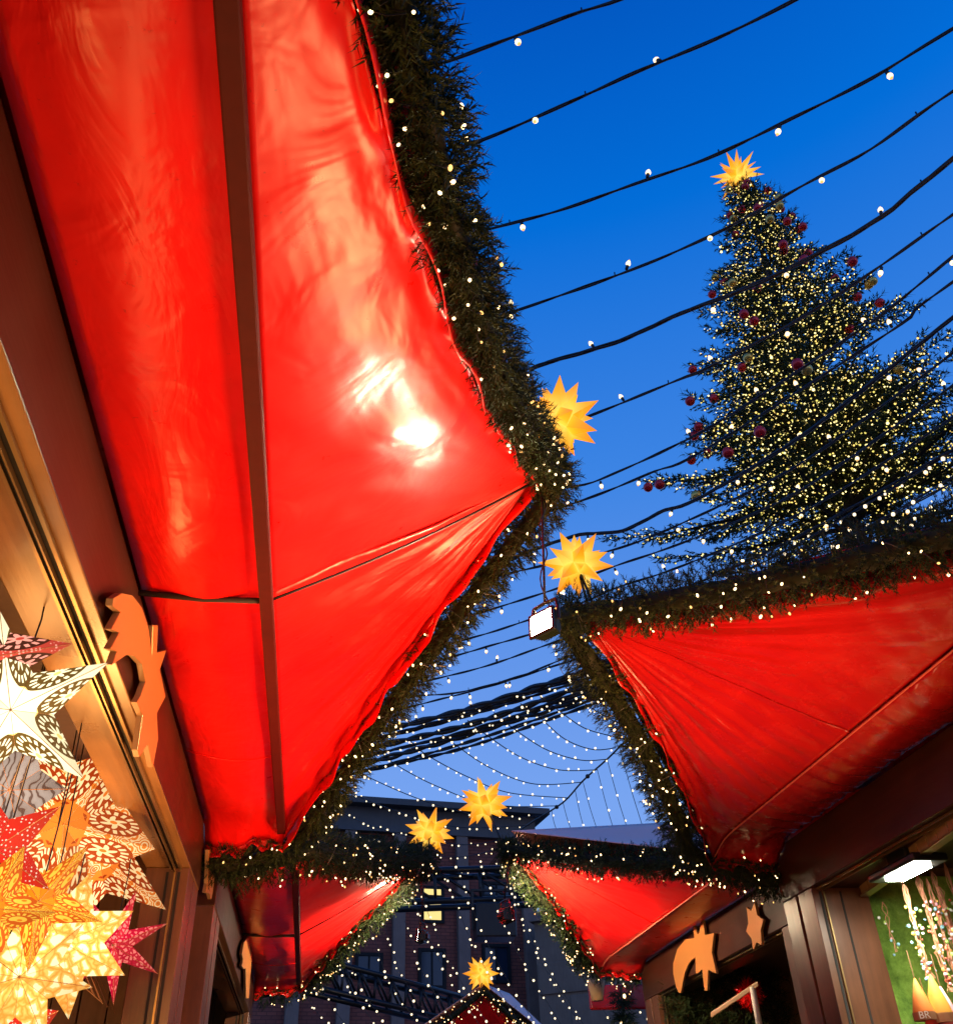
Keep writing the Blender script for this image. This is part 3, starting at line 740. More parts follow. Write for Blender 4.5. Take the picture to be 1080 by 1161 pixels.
# ------------------------------------------------------------------ paper lanterns in the left stall
def lantern(label, px, py, dx, rpx, roll, n, m, inner=.42, deep=.35, yaw=0., pitch=0., tips=None, ip=None):
    """star of n folded points; px,py its middle, rpx its size there, dx how far inside the front it hangs"""
    c = on_x(px, py, dx); d = (c - CAM).length; R = rpx / F * d * ((ray(px, py).length) / F) ** 0
    f = (CAM - c).normalized(); f = (Matrix.Rotation(yaw, 3, 'Z') @ f); 
    right = Vector((0, 0, 1)).cross(f).normalized(); up = f.cross(right)
    if pitch: rt = Matrix.Rotation(pitch, 3, right); f = rt @ f; up = rt @ up
    pts = []; V = [f * R * deep * .62, -f * R * deep * .62]; Fs = []; rn = random.Random(int(px * 7 + py))
    for i in range(n):
        a = roll + 2 * PI * i / n; L = R * (tips[i] if tips else 1)
        V.append((right * math.cos(a) + up * math.sin(a)) * L)
        a2 = a + PI / n; V.append((right * math.cos(a2) + up * math.sin(a2)) * R * inner)
    for i in range(n):
        t = 2 + 2 * i; va = t + 1; vb = 2 + (2 * i - 1) % (2 * n)
        for cc, fl in ((0, 0), (1, 1)):
            for q in ((cc, t, va), (cc, vb, t)): Fs.append(q if not fl else q[::-1])
    root = empty('paper_lantern', c); V2 = []; F2 = []; A2 = []; U2 = []
    for fc in Fs:                          # every fold lets the lamp inside through a little differently
        sh = rn.uniform(.62, 1.12); k = len(V2); F2.append((k, k + 1, k + 2))
        ci = [v for v in fc if v < 2][0]; ti = [v for v in fc if v >= 2 and v % 2 == 0][0]; ax_ = (V[ti] - V[ci]).normalized()
        for vi in fc:
            q = V[vi] - V[ci]; U2.append((q.dot(ax_) / R, (q - ax_ * q.dot(ax_)).length / R))
        for vi in fc: V2.append(V[vi]); A2.append(sh * (1.28 if vi < 2 else (.62 if vi % 2 == 0 else 1.0)))
    o = mesh_obj('paper_star', V2, F2, m, root, uvs=U2); at_ = o.data.attributes.new('paper', 'FLOAT', 'POINT'); at_.data.foreach_set('value', A2)
    mb = MB()
    for i in range(n): t = 2 + 2 * i; mb.tube([V[0], V[t]], .0009, 4); mb.tube([V[0], V[t + 1]], .0007, 4)
    mb.build('folds', 'ornament_edge', root)
    mb = MB(); top = Vector((0, 0, max(.05, 2.93 - c.z))); mb.tube([Vector((0, 0, R * .2)), top * .5 + Vector((.01, .01, 0)), top], .0022, 5)
    mb.build('cord', 'black_rubber', root)
    tag(root, label, 'paper lantern', 'lit paper stars in the left stall')
    return root
D2R = math.radians
lantern('cream paper star with dark paisley print and long points, topmost of the bright ones', 12, 805, -.70, 100, D2R(38), 5, 'lantern_cream', .40, .40)
lantern('dark pink paper star whose single point reaches out at the upper left edge', -42, 750, -.80, 100, D2R(22), 5, 'lantern_pink_dark', .42, .35)
lantern('grey paper star with wavy lines below the cream star', 10, 896, -.85, 52, D2R(8), 5, 'lantern_grey', .62, .5)
lantern('tall rust coloured paisley paper star behind the orange one', 72, 935, -.92, 92, D2R(62), 5, 'lantern_rust', .62, .35)
lantern('red paper star with white dots peeping out above the rust star', 92, 905, -1.0, 62, D2R(50), 6, 'lantern_red_dots', .5, .3)
lantern('small rust and pink paper star with two points over the plank wall', 112, 974, -.93, 84, D2R(41), 5, 'lantern_rust', .40, .35)
lantern('pale pink dotted paper star, rightmost over the plank wall', 124, 1028, -.98, 84, D2R(-27), 5, 'lantern_pink_dots', .45, .3)
lantern('orange paper star with yellow swirls at the left edge', 44, 1022, -.74, 62, D2R(58), 5, 'lantern_orange', .40, .4)
lantern('red dotted paper star cut by the left edge of the view', -6, 962, -.78, 66, D2R(42), 5, 'lantern_red_dots', .42, .35)
lantern('red orange paper star at the left edge beside the swirl star', -14, 1030, -.76, 60, D2R(0), 5, 'lantern_orange', .5, .35)
lantern('big cream cutout paper star in the middle of the lower cluster', 72, 1070, -.84, 66, D2R(80), 7, 'lantern_cutout', .55, .4)
lantern('magenta cutout paper star between the cream stars', 128, 1072, -.80, 52, D2R(24), 7, 'lantern_magenta', .35, .35)
lantern('gold patterned paper star, lowest on the right of the cluster', 128, 1100, -.94, 70, D2R(-28), 5, 'lantern_gold', .40, .35)
lantern('cream cutout paper star at the bottom left corner of the cluster', 22, 1108, -.82, 66, D2R(200), 7, 'lantern_cutout', .5, .35)
lantern('red paper star in the bottom left corner', 22, 1168, -.80, 34, D2R(100), 5, 'lantern_red_dots', .6, .35)

# wire net and boxes inside the left stall
def wire_net():
    mb = MB()
    for k in range(26):
        y = .4 + k * .16
        mb.tube([(-.83, y, 2.2), (-1.25, y + .12, 2.88)], .0016, 4)
        mb.tube([(-.83, y + .2, 2.2), (-1.25, y, 2.88)], .0016, 4)
    for k in range(8):
        t = k / 7; mb.tube([(-.83 - .42 * t, .3, 2.2 + .68 * t), (-.83 - .42 * t, 4.3, 2.2 + .68 * t)], .0016, 4)
    tag(mb.build('wire_net', 'ornament_edge'), 'dark wire net stretched under the ceiling of the nearest left stall', 'net')
wire_net()
def card_box():
    c = on_x(78, 1150, -1.45); root = empty('cardboard_box', c)
    mb = MB(); mb.box(-.25, .25, -.14, .30, -.22, .13); bevel(mb.build('carton', 'box_card', root), .004)
    for txt, dx, sz in (('Herr', .12, .085), ('enee', -.12, .075)):
        text_mesh(txt, sz, 'dark_groove', root, Matrix.Translation((dx, -.1415, .02)) @ Matrix.Rotation(PI / 2, 4, 'X') @ Matrix.Rotation(PI, 4, 'Z'))
    tag(root, 'brown cardboard box with upside down black print below the paper stars', 'box')
card_box()

# ------------------------------------------------------------------ inside the right stall
def right_inside():
    # green felt backing on the end wall
    m = mat('green_felt', (.16, .30, .05), .9); b = bsdf(m)
    n1 = noise_tex(m, mapping(m), 14, 8, .75)
    lk(m, ramp(m, n1, [(.3, (.10, .20, .02)), (.55, (.28, .45, .06)), (.8, (.45, .60, .14))]), b.inputs['Base Color'])
    lk(m, bump(m, n1, .8, .02), b.inputs['Normal'])
    rnd = random.Random(3); V = []; Fs = []
    nx, nz = 46, 60; x0, x1, z0, z1 = 2.76, 4.46, 1.0, 2.84
    for i in range(nx + 1):
        for j in range(nz + 1):
            x = x0 + (x1 - x0) * i / nx; zz = z0 + (z1 - z0) * j / nz
            V.append((x, 4.84 - .02 * noise.noise(Vector((x * 7, zz * 7, 0))) - .012 * noise.noise(Vector((x * 30, zz * 30, 0))), zz))
    for i in range(nx):
        for j in range(nz): a = i * (nz + 1) + j; Fs.append((a, a + nz + 1, a + nz + 2, a + 1))
    b0 = len(V)
    V += [(x0, 4.88, z0), (x1, 4.88, z0), (x1, 4.88, z1), (x0, 4.88, z1)]; Fs.append((b0, b0 + 1, b0 + 2, b0 + 3))
    o = mesh_obj('felt_backing', V, Fs, 'green_felt', R1, smooth=True); o.location = -R1.location
    # row of wooden blocks
    mb = MB()
    A = on_y(983, 1014, 4.60); B = on_y(1110, 925, 3.3); dv = B - A; tt = dv.normalized(); sv = tt.cross(Vector((0, 0, 1))).normalized()
    q = lambda t, a, z: A + dv * t + sv * a + Vector((0, 0, z))
    for k in range(12):
        t0, t1 = k / 12, (k + .95) / 12
        mb.hexa([q(t0, 0, 0), q(t1, 0, 0), q(t1, .03, 0), q(t0, .03, 0), q(t0, 0, .075), q(t1, 0, .075), q(t1, .03, .075), q(t0, .03, .075)])
    mb.hexa([q(0, -.01, -.012), q(1, -.01, -.012), q(1, .04, -.012), q(0, .04, -.012), q(0, -.01, -.002), q(1, -.01, -.002), q(1, .04, -.002), q(0, .04, -.002)], 1)
    tag(bevel(mb.build('block_frieze', ['plank_wood', 'brass_track']), .003), 'row of brown wooden blocks under the ceiling of the right stall', 'wood trim')
    # ceiling lamp
    c = on_z(1026, 980, 1.08)
    root = empty('ceiling_lamp', c)
    mb = MB(); mb.box(-.085, .085, -.20, .20, -.035, .0); mb.box(-.04, .04, -.08, .08, 0, .2); bevel(mb.build('lamp_frame', 'black_metal', root), .01, 3)
    mb = MB(); mb.box(-.045, .045, -.12, .12, -.046, -.036); bevel(mb.build('lamp_panel', 'lamp_cool', root), .004)
    tag(root, 'flat white ceiling lamp shining inside the nearest right stall', 'lamp')
    # hanging bead strings
    cols = [(.7, .12, .06), (.75, .45, .08), (.75, .72, .66), (.25, .5, .6), (.7, .3, .35), (.35, .55, .12)]
    for i, cc in enumerate(cols): mat('bead_%d' % i, cc, .35)
    mat('straw', (.55, .22, .13), .6)
    spots = [(1025, 1008, 1047, 1110), (1041, 1000, 1062, 1125), (1052, 1003, 1068, 1115), (1058, 995, 1078, 1130), (1066, 1012, 1082, 1110), (1002, 1030, 1012, 1080), (1072, 985, 1092, 1120)]
    look = ['leftmost bead string with thick red straw', 'bead string carrying a white star half way down', 'bead string with mixed small beads', 'dense white and pink bead string', 'bead string with blue beads close to the frame edge', 'thin loose bead string on its own before the green felt', 'bead string cut by the right edge of the view']
    for k, (xa, ya, xb, yb) in enumerate(spots):
        rnd = random.Random(50 + k); yy = 4.25 + .05 * k if k != 5 else 4.6
        top = on_y(xa, ya, yy); bot = on_y(xb, yb, yy); bot.x, bot.y = top.x, top.y
        root = empty('bead_string', top); ln = top.z - bot.z
        mb = MB()
        for j in range(7 if k != 5 else 2):
            pp = [Vector((.008 * math.sin(j * 2 + t * .9), .008 * math.cos(j * 3 + t), -ln * t / 9)) + Vector((rnd.uniform(-1, 1), rnd.uniform(-1, 1), 0)) * .006 for t in range(10)]
            pp[-1] += Vector((rnd.uniform(-.02, .02), 0, 0)); mb.tube([Vector((0, 0, .03))] + pp, .0017, 4)
        mb.build('straw', 'straw', root)
        groups = {}
        for j in range(40 if k != 5 else 9):
            q = Vector((rnd.gauss(0, .018), rnd.gauss(0, .018), -ln * rnd.uniform(.12, 1.05) ** .8)); groups.setdefault(rnd.randrange(6), []).append((q, rnd.uniform(.004, .010)))
        for ci, lst in groups.items():
            for q, rr in lst:
                mb = MB(); mb.ball(q, rr, 0, 8, 6); mb.build('bead', 'bead_%d' % ci, root, True)
        tag(root, look[k], 'bead string', 'bead strings hanging in the right stall')
    # felt cones
    mat('felt_orange', (.55, .14, .01), .8); mat('felt_red', (.62, .05, .03), .8); mat('felt_band', (.30, .12, .05), .8); mat('felt_pink', (.70, .20, .22), .8); mat('felt_yellow', (.50, .22, .015), .8)
    for (px, py, hh, mm, lab) in ((1044, 1138, 28, 'felt_orange', 'orange felt cone with lettered brown band'), (1063, 1138, 32, 'felt_yellow', 'yellow felt cone beside the orange one'), (1075, 1152, 32, 'felt_pink', 'pink felt cone with yellow rim at the frame edge'), (1058, 1166, 26, 'felt_red', 'red felt cone, lowest of the four')):
        c = on_y(px, py, 4.1); d = (c - CAM).length; H = hh / F * d
        root = empty('felt_cone', c)
        mb = MB(); lathe(mb, (0, 0, 0), (0, 0, 1), [(H * .34, -H * .45), (H * .34, -H * .25), (H * .22, H * .2), (H * .03, H * .75)], 16); mb.build('cone', mm, root, True)
        mb = MB(); lathe(mb, (0, 0, 0), (0, 0, 1), [(H * .36, -H * .5), (H * .365, -H * .27), (H * .30, -H * .26)], 16); mb.build('band', 'felt_band', root)
        mb = MB(); mb.tube([(0, 0, H * .7), (0, 0, H * 1.6)], .0012, 4); mb.build('string', 'straw', root)
        if mm == 'felt_orange':
            f = Vector((-c.x, -c.y, 0)).normalized()
            text_mesh('BR', H * .3, 'card_white', root, Matrix.Translation(f * H * .375 + Vector((0, 0, -H * .47))) @ Matrix.Rotation(math.atan2(f.y, f.x) + PI / 2, 4, 'Z') @ Matrix.Rotation(PI / 2, 4, 'X'))
        tag(root, lab, 'felt ornament', 'felt cones hanging in the right stall')
right_inside()

# small things in the second right stall
def stall_goods():
    root = empty('awning_arm', on_y(806, 1151, 6.6)); a = Vector((0, 0, 0)); b = on_y(858, 1116, 6.3) - root.location
    mb = MB(); s = (b - a).normalized(); mb.hexa([a + Vector(q) for q in ((0, -.02, -.016), (0, .02, -.016), (0, .02, .016), (0, -.02, .016))] + [b + Vector(q) for q in ((0, -.02, -.016), (0, .02, -.016), (0, .02, .016), (0, -.02, .016))])
    bevel(mb.build('arm', 'ornament_edge', root), .006)
    mb = MB(); mb.tube([b * .9, b * .9 + Vector((0, 0, -.22))], .020, 10); mb.ball(b * .9 + Vector((0, 0, -.26)), .048, 0, 12, 8); mb.build('joint', 'card_white', root, True)
    mb = MB(); mb.box(.05, .18, -.05, .05, -.14, -.08); bevel(mb.build('white_case', 'card_white', root), .01)
    tag(root, 'white metal arm with a round joint inside the second right stall', 'metal arm')
    rnd = random.Random(5)
    c = on_y(850, 1128, 7.2); V = []; Fs = []
    for i in range(160):
        d = Vector((rnd.gauss(0, 1), rnd.gauss(0, 1), rnd.gauss(0, 1))).normalized()
        sprig_tris(V, Fs, d * rnd.uniform(0, .05), d, .06, .003, 6, rnd)
    o = mesh_obj('tinsel_bunch', V, Fs, 'red_pvc'); o.location = c; tag(o, 'small bunch of red tinsel inside the second right stall', 'decoration')
    c = on_y(818, 1128, 7.9); V = []; Fs = []
    for i in range(900):
        q = rnd.uniform(0, 6.3); p = Vector((rnd.uniform(-.45, .5), rnd.uniform(-.1, .1), rnd.uniform(-.3, .16)))
        d = Vector((rnd.gauss(0, 1), rnd.gauss(0, .6), rnd.gauss(0, 1)))
        sprig_tris(V, Fs, p, d, .09, .003, 8, rnd)
    o = mesh_obj('fir_hanging', V, Fs, 'garland_needles'); o.location = c; tag(o, 'mass of dark fir twigs hanging inside the second right stall', 'fir twigs')
stall_goods()

# little tree, candle lantern and red cloth beyond the bright red canopy
def little_fir(label, c, H, R, seed):
    rnd = random.Random(seed); root = empty('fir_tree', c); mb = MB(); mb.tube([(0, 0, 0), (0, 0, H)], [R * .06, .01], 8); mb.build('trunk', 'dark_bark', root)
    V = []; Fs = []
    for i in range(240):
        t = rnd.random() ** .7; zz = H * (1 - t) ; rr = R * t; q = rnd.uniform(0, 6.3)
        d = Vector((math.cos(q), math.sin(q), -.15))
        for k in range(5):
            p = Vector((0, 0, zz)) + d * rr * (k + 1) / 5
            sprig_tris(V, Fs, p, d + Vector((rnd.gauss(0, .5), rnd.gauss(0, .5), rnd.gauss(0, .3))), .10, .004, 8, rnd)
    mesh_obj('crown', V, Fs, 'garland_needles', root)
    for i in range(34):
        t = rnd.random() ** .6; q = rnd.uniform(0, 6.3)
        l = bpy.data.objects.new('fairy_light', FAIRY); l.location = (math.cos(q) * R * t, math.sin(q) * R * t, H * (1 - t)); l.scale = (2.4,) * 3; l.parent = root; COL.objects.link(l)
    tag(root, label, 'tree')
c = on_y(703, 1118, 9.6); little_fir('low fir tree with a few lights below the far garland on the right', Vector((c.x, c.y, 1.0)), c.z - 1.0, .62, 4)
c = on_y(676, 1122, 8.9); root = empty('hanging_bucket', c)
mb = MB(); lathe(mb, (0, 0, 0), (0, 0, 1), [(.05, -.09), (.075, .03), (.085, .08)], 14); mb.build('bucket', 'box_card', root, True)
mb = MB(); mb.tube([(-.08, 0, .08), (0, 0, .24), (.08, 0, .08)], .004, 5); mb.tube([(0, 0, .24), (0, 0, .46)], .003, 5); mb.build('handle', 'black_metal', root)
tag(root, 'small cream bucket hanging below the far garland beside the low fir tree', 'bucket')
c = on_y(710, 1125, 10.2); mb = MB(); mb.box(-.4, .55, -.02, .02, -.16, .07); o = bevel(mb.build('cloth_banner', 'red_pvc_worn_shaded'), .02, 3); o.location = c
tag(o, 'dull red cloth stretched behind the low fir tree', 'banner')

# ------------------------------------------------------------------ overhead light strings
def bulb_meshes():
    mb = MB(); lathe(mb, (0, 0, 0), (0, 0, 1), [(.007, 0), (.015, .006), (.021, .020), (.020, .030), (.012, .048), (.003, .062)], 10); mb.m = [1 if i < 10 or 40 <= i else 0 for i in range(len(mb.f))]; a = mb.build('x', ['bulb_glow', 'bulb_warm'], smooth=True)
    mb = MB(); lathe(mb, (0, 0, 0), (0, 0, 1), [(.010, -.034), (.013, -.030), (.0145, -.004), (.0145, .006), (.008, .008)], 10); b = mb.build('x', 'black_rubber', smooth=True)
    ma, mb_ = a.data, b.data; bpy.data.objects.remove(a); bpy.data.objects.remove(b); ma.name = 'light_bulb'; mb_.name = 'socket'
    mb = MB(); mb.ball((0, 0, 0), .014, 0, 6, 4); c = mb.build('x', 'curtain_glow'); mc = c.data; bpy.data.objects.remove(c); mc.name = 'small_bulb'
    return ma, mb_, mc
BULB, SOCK, SMALL = bulb_meshes()
def light_string(label, px, h, seed, spacing, big=True, thick=.011, strands=2, scale=1., spots=None, group='light strings above the alley', place=None, jitter=.25):
    rnd = random.Random(seed)
    pts = [on_z(x, y, h) for x, y in px] if place is None else [place(x, y) for x, y in px]
    path = resample(pts, .06); org = path[len(path) // 2].copy(); root = empty('light_string', org)
    mb = MB()
    for s in range(strands):
        pp = []
        for i, p in enumerate(path):
            q = i * .55 + s * 2 * PI / strands; r = thick * (.5 if strands > 1 else 0) * (1 + .8 * noise.noise(Vector((i * .15, s, seed))))
            pp.append(p - org + Vector((math.cos(q) * r * .3, math.cos(q) * r * .3, math.sin(q) * r)))
        mb.tube(pp, thick * (.55 if strands > 1 else .5), 5)
    if big:
        for i in range(3, len(path) - 3, 9):
            if rnd.random() < .5: p = path[i] - org; mb.tube([p, p + Vector((0, 0, .03))], .004, 4)
    mb.build('cable', 'black_rubber', root, True)
    total = sum((b - a).length for a, b in zip(path, path[1:]))
    ds = []
    d = rnd.uniform(.2, .9) * spacing
    while d < total: ds.append(d); d += spacing * rnd.uniform(1 - jitter, 1 + jitter)
    for k, d in enumerate(ds[:100]):
        i = min(len(path) - 2, int(d / .06)); p = path[i] - org
        if big:
            dr = Vector((rnd.uniform(-.5, .5), rnd.uniform(-.5, .5), 1 if rnd.random() < .5 else -1)).normalized()
            b = bpy.data.objects.new('light_bulb', BULB); b.location = p + dr * .036; b.rotation_euler = dr.to_track_quat('Z', 'Y').to_euler(); b.scale = (scale * .66,) * 3; b.parent = root; COL.objects.link(b)
            s = bpy.data.objects.new('socket', SOCK); s.parent = b; COL.objects.link(s)
        else:
            b = bpy.data.objects.new('light_bulb', SMALL); b.location = p + Vector((rnd.uniform(-.02, .02), 0, -.02 if rnd.random() < .7 else .02)); b.scale = (scale * .49 * rnd.uniform(.7, 1.25),) * 3; b.parent = root; COL.objects.link(b)
    tag(root, label, 'light string', group)
near = [
 ([(480, 76), (505, 70), (540, 57), (610, 31), (655, 14), (700, 0), (760, -26)], 'topmost light string, crossing only the upper left of the sky'),
 ([(500, 168), (540, 161), (625, 125), (720, 82), (815, 42), (900, 0), (960, -34)], 'second light string from the top'),
 ([(540, 264), (560, 258), (635, 238), (720, 208), (805, 178), (895, 135), (985, 90), (1050, 50), (1130, 2)], 'third light string from the top, above the tree star'),
 ([(560, 360), (620, 340), (725, 302), (820, 260), (910, 210), (985, 170), (1052, 122), (1130, 70)], 'light string crossing just below the tree star'),
 ([(600, 419), (620, 411), (700, 387), (772, 355), (850, 325), (935, 283), (1000, 245), (1040, 212), (1130, 140)], 'thick twisted light string crossing the upper third of the tree'),
 ([(640, 480), (672, 470), (770, 430), (800, 418), (900, 365), (975, 317), (1060, 257), (1130, 208)], 'light string starting behind the half hidden star'),
 ([(615, 553), (660, 550), (700, 535), (765, 505), (825, 472), (980, 370), (1042, 322), (1130, 248)], 'light string leaving from the tip of the large left canopy'),
 ([(600, 588), (617, 582), (680, 560), (740, 535), (795, 512), (1010, 375), (1042, 347), (1130, 284)], 'light string passing above the free hanging star'),
 ([(575, 637), (595, 627), (655, 607), (705, 602), (750, 580), (790, 566), (900, 500), (1030, 400), (1130, 318)], 'knotted cable and light string passing behind the free hanging star'),
 ([(545, 660), (570, 652), (612, 642), (700, 622), (780, 590), (900, 530), (1040, 430), (1130, 360)], 'light string below the knotted cable, behind the star'),
 ([(535, 698), (560, 690), (638, 665), (691, 644), (780, 613), (900, 560), (1040, 465), (1130, 400)], 'light string level with the lower points of the star'),
 ([(510, 730), (560, 716), (596, 704), (661, 683), (697, 667), (780, 639), (920, 575), (1130, 440)], 'light string crossing just above the floodlight'),
 ([(495, 750), (560, 731), (592, 722), (660, 702), (780, 665), (920, 600), (1130, 480)], 'light string passing right behind the floodlight'),
 ([(470, 775), (552, 755), (653, 720), (780, 685), (920, 630), (1130, 520)], 'light string crossing just below the floodlight'),
 ([(455, 793), (473, 789), (521, 785), (591, 766), (656, 741), (780, 705), (1130, 560)], 'upper cable of the closely paired light strings'),
 ([(445, 806), (463, 802), (556, 778), (658, 746), (780, 712), (1130, 575)], 'lower cable of the closely paired light strings'),
 ([(440, 826), (456, 822), (514, 808), (556, 797), (609, 787), (661, 755), (780, 725), (1130, 600)], 'last single light string above the dense bundle'),
]
for k, (px, lab) in enumerate(near):
    th = .016 if k in (4, 8) else .011
    light_string(lab, px, 4.0, 100 + k, .62 if k < 9 else .66, True, th, 3 if k in (4, 8) else 2)
for k in range(9):          # the dense bundle
    t = k / 8
    a = (400 + 12 * math.sin(k * 2.1), 836 + 44 * t); b = (690, 752 + 40 * t)
    mid = ((a[0] + b[0]) / 2, (a[1] + b[1]) / 2 + 6 + 3 * math.sin(k * 5))
    names = ['top', 'second', 'third', 'fourth', 'middle', 'sixth', 'seventh', 'eighth', 'lowest']
    light_string('%s cable of the dense bundle of light strings between the canopies' % names[k], [a, (a[0] * .6 + mid[0] * .4, a[1] * .6 + mid[1] * .4 + 1), mid, b, (b[0] + 60, b[1] - 22)], 4.0, 140 + k, .26, False, .022 if k % 3 else .040, 2, 1.75)

for k, (px, lab) in enumerate([
    ([(820, 652), (860, 640), (960, 585), (1130, 480)], 'densely lit string crossing the foot of the big tree, highest of its four'),
    ([(840, 662), (900, 640), (1000, 588), (1130, 510)], 'densely lit string crossing the foot of the big tree, second of its four'),
    ([(880, 662), (960, 625), (1040, 585), (1130, 540)], 'densely lit string just above the right garland, third of its four'),
    ([(900, 672), (980, 635), (1060, 600), (1130, 566)], 'densely lit string touching the right garland, lowest of its four')]):
    light_string(lab, px, 4.0, 160 + k, .13, False, .010, 2, 1.9)
rope = [(585, 944), (605, 931), (638, 910), (661, 885), (688, 861), (702, 847), (735, 815)]
mb = MB(); rp = resample([on_z(x, y, 4.0) for x, y in rope], .2); org = rp[3].copy(); mb.tube([p - org for p in rp], .011, 6)
for p in rp[::6]: mb.ball(p - org, .03)
o = mb.build('ridge_rope', 'black_rubber', smooth=True); o.location = org; tag(o, 'dark rope the fanned light strings are tied to', 'rope')
fan = [
 [(640, 778), (651, 789), (672, 804), (697, 818), (715, 824)],
 [(612, 790), (631, 804), (661, 825), (690, 834), (708, 838)],
 [(590, 798), (609, 811), (640, 838), (672, 850), (698, 848)],
 [(560, 808), (579, 824), (619, 850), (658, 862), (688, 861)],
 [(530, 817), (552, 834), (591, 859), (633, 873), (677, 873)],
 [(495, 828), (514, 843), (556, 871), (605, 889), (661, 887)],
 [(465, 840), (482, 855), (528, 880), (577, 899), (645, 905)],
 [(432, 853), (450, 868), (496, 892), (556, 913), (630, 914)],
 [(408, 872), (419, 882), (486, 910), (556, 927), (615, 925)],
 [(385, 890), (397, 899), (450, 920), (520, 938), (600, 936)],
 [(380, 918), (410, 932), (460, 948), (530, 958), (596, 946)],
 [(400, 945), (450, 962), (520, 972), (590, 955)],
 [(420, 965), (480, 982), (540, 988), (600, 965)],
]
fan_lab = ['shortest fanned light string, farthest right', 'second fanned light string from the right', 'third fanned light string from the right', 'fanned light string ending high on the rope', 'fanned light string crossing the middle of the pale sky', 'fanned light string sagging toward the middle of the rope', 'fanned light string above the upper right star', 'fanned light string touching the upper right star', 'fanned light string just over the brick roof edge', 'fanned light string in front of the brick roof edge', 'fanned light string crossing between the pair of stars', 'fanned light string below the pair of stars', 'lowest fanned light string before the brick wall']
for k, px in enumerate(fan):
    light_string(fan_lab[k], px, 4.0, 170 + k, .155, False, .012, 1, 1.75, group='fanned light strings')
hang = [((625, 918), (632, 945)), ((638, 910), (650, 948)), ((652, 897), (665, 950)), ((661, 888), (680, 950)), ((677, 873), (699, 952)), ((688, 861), (715, 952)), ((702, 847), (733, 952)), ((716, 834), (752, 955)), ((732, 822), (768, 960))]
for k, (a, b) in enumerate(hang):
    top = on_z(a[0], a[1], 4.0)
    light_string('thin light string hanging from the rope, number %d from its lower end' % (k + 1) if False else
                 ['drop string nearest the brick roof corner', 'second drop string from the brick roof corner', 'third drop string from the brick roof corner', 'fourth drop string from the brick roof corner', 'middle drop string on the rope', 'drop string right of the middle one', 'long drop string right of the middle', 'longest drop string fully in view', 'drop string half behind the right garland'][k],
                 [a, ((a[0] + b[0]) / 2 - 1, (a[1] + b[1]) / 2), b], 0, 190 + k, .34, False, .008, 1, 1.8, group='light strings dropping from the rope', place=lambda x, y, yy=top.y: on_y(x, y, yy))
curt = 21
for k in range(curt):
    x0 = 292 + k * 22 + 6 * math.sin(k * 3.7); 
    if x0 < 440: a = (x0 + 36, 1040 + 2 * (440 - x0) * .12)
    elif x0 < 560: a = (x0 + 8, 985 + 10 * math.sin(k))
    else: a = (x0, 985)
    y1 = 1166; xl = a[0] + (y1 - a[1]) * .50
    mid = ((a[0] + xl) / 2 - 9, (a[1] + y1) / 2)
    words = ['first', 'second', 'third', 'fourth', 'fifth', 'sixth', 'seventh', 'eighth', 'ninth', 'tenth', 'eleventh', 'twelfth', 'thirteenth', 'fourteenth', 'fifteenth', 'sixteenth', 'seventeenth', 'eighteenth', 'nineteenth', 'twentieth', 'twenty first']
    light_string('%s slanting light string from the left in front of the brick building' % words[k], [a, mid, (xl, y1)], 0, 210 + k, .105, False, .005, 1, 1.6, group='slanting light curtain', place=lambda x, y: on_y(x, y, 10.6), jitter=.4)

# ------------------------------------------------------------------ trusses
def truss(label, A, B, w=.3, chords=.028, n=10, seed=0):
    A = Vector(A); B = Vector(B); root = empty('lighting_truss', A); d = (B - A); t = d.normalized(); s = t.cross(Vector((0, 0, 1))).normalized(); u = s.cross(t)
    c = [u * w / 2 + s * w / 2, u * w / 2 - s * w / 2, -u * w / 2 + s * w / 2, -u * w / 2 - s * w / 2]
    mb = MB()
    for q in c: mb.tube([q, q + d], chords, 8)
    mb.build('chords', 'black_metal', root, True); mb = MB()
    for i in range(n):
        p, q = d * i / n, d * (i + 1) / n
        mb.tube([p + c[0], q + c[2]], chords * .5, 6); mb.tube([p + c[1], q + c[3]], chords * .5, 6); mb.tube([q + c[2], q + c[0]], chords * .5, 6); mb.tube([p + c[0], q + c[1]], chords * .5, 6)
    mb.build('braces', 'black_metal', root, True)
    tag(root, label, 'truss', 'dark trusses before the brick building'); return root
yt = 14.
truss('dark horizontal truss between the two small canopies', on_y(440, 1010, yt), on_y(640, 1004, yt), .42, .045, 4)
tr = truss('long sloping truss at the lower left in front of the brick building', on_y(360, 1108, 13.), on_y(560, 1158, 15.), .32, .035, 12)
mb = MB()
for k in range(4):
    q = Vector((0, .1 * k, .22 + .015 * k)); mb.tube([q, q + on_y(560, 1158, 15.) - on_y(360, 1108, 13.)], .016, 6)
mb.build('cable_runs', 'light_metal', tr)
c = on_y(560, 1046, 13.4); root = empty('speaker_box', c)
mb = MB(); mb.box(-.27, .27, -.2, .2, -.22, .22); bevel(mb.build('cabinet', 'black_metal', root), .02)
mb = MB(); mb.box(-.31, -.275, -.02, .02, -.1, .42); mb.box(.275, .31, -.02, .02, -.1, .42); mb.box(-.31, .31, -.025, .025, .40, .43); bevel(mb.build('yoke', 'black_metal', root), .004)
tag(root, 'black box loudspeaker slung under the horizontal truss', 'loudspeaker')

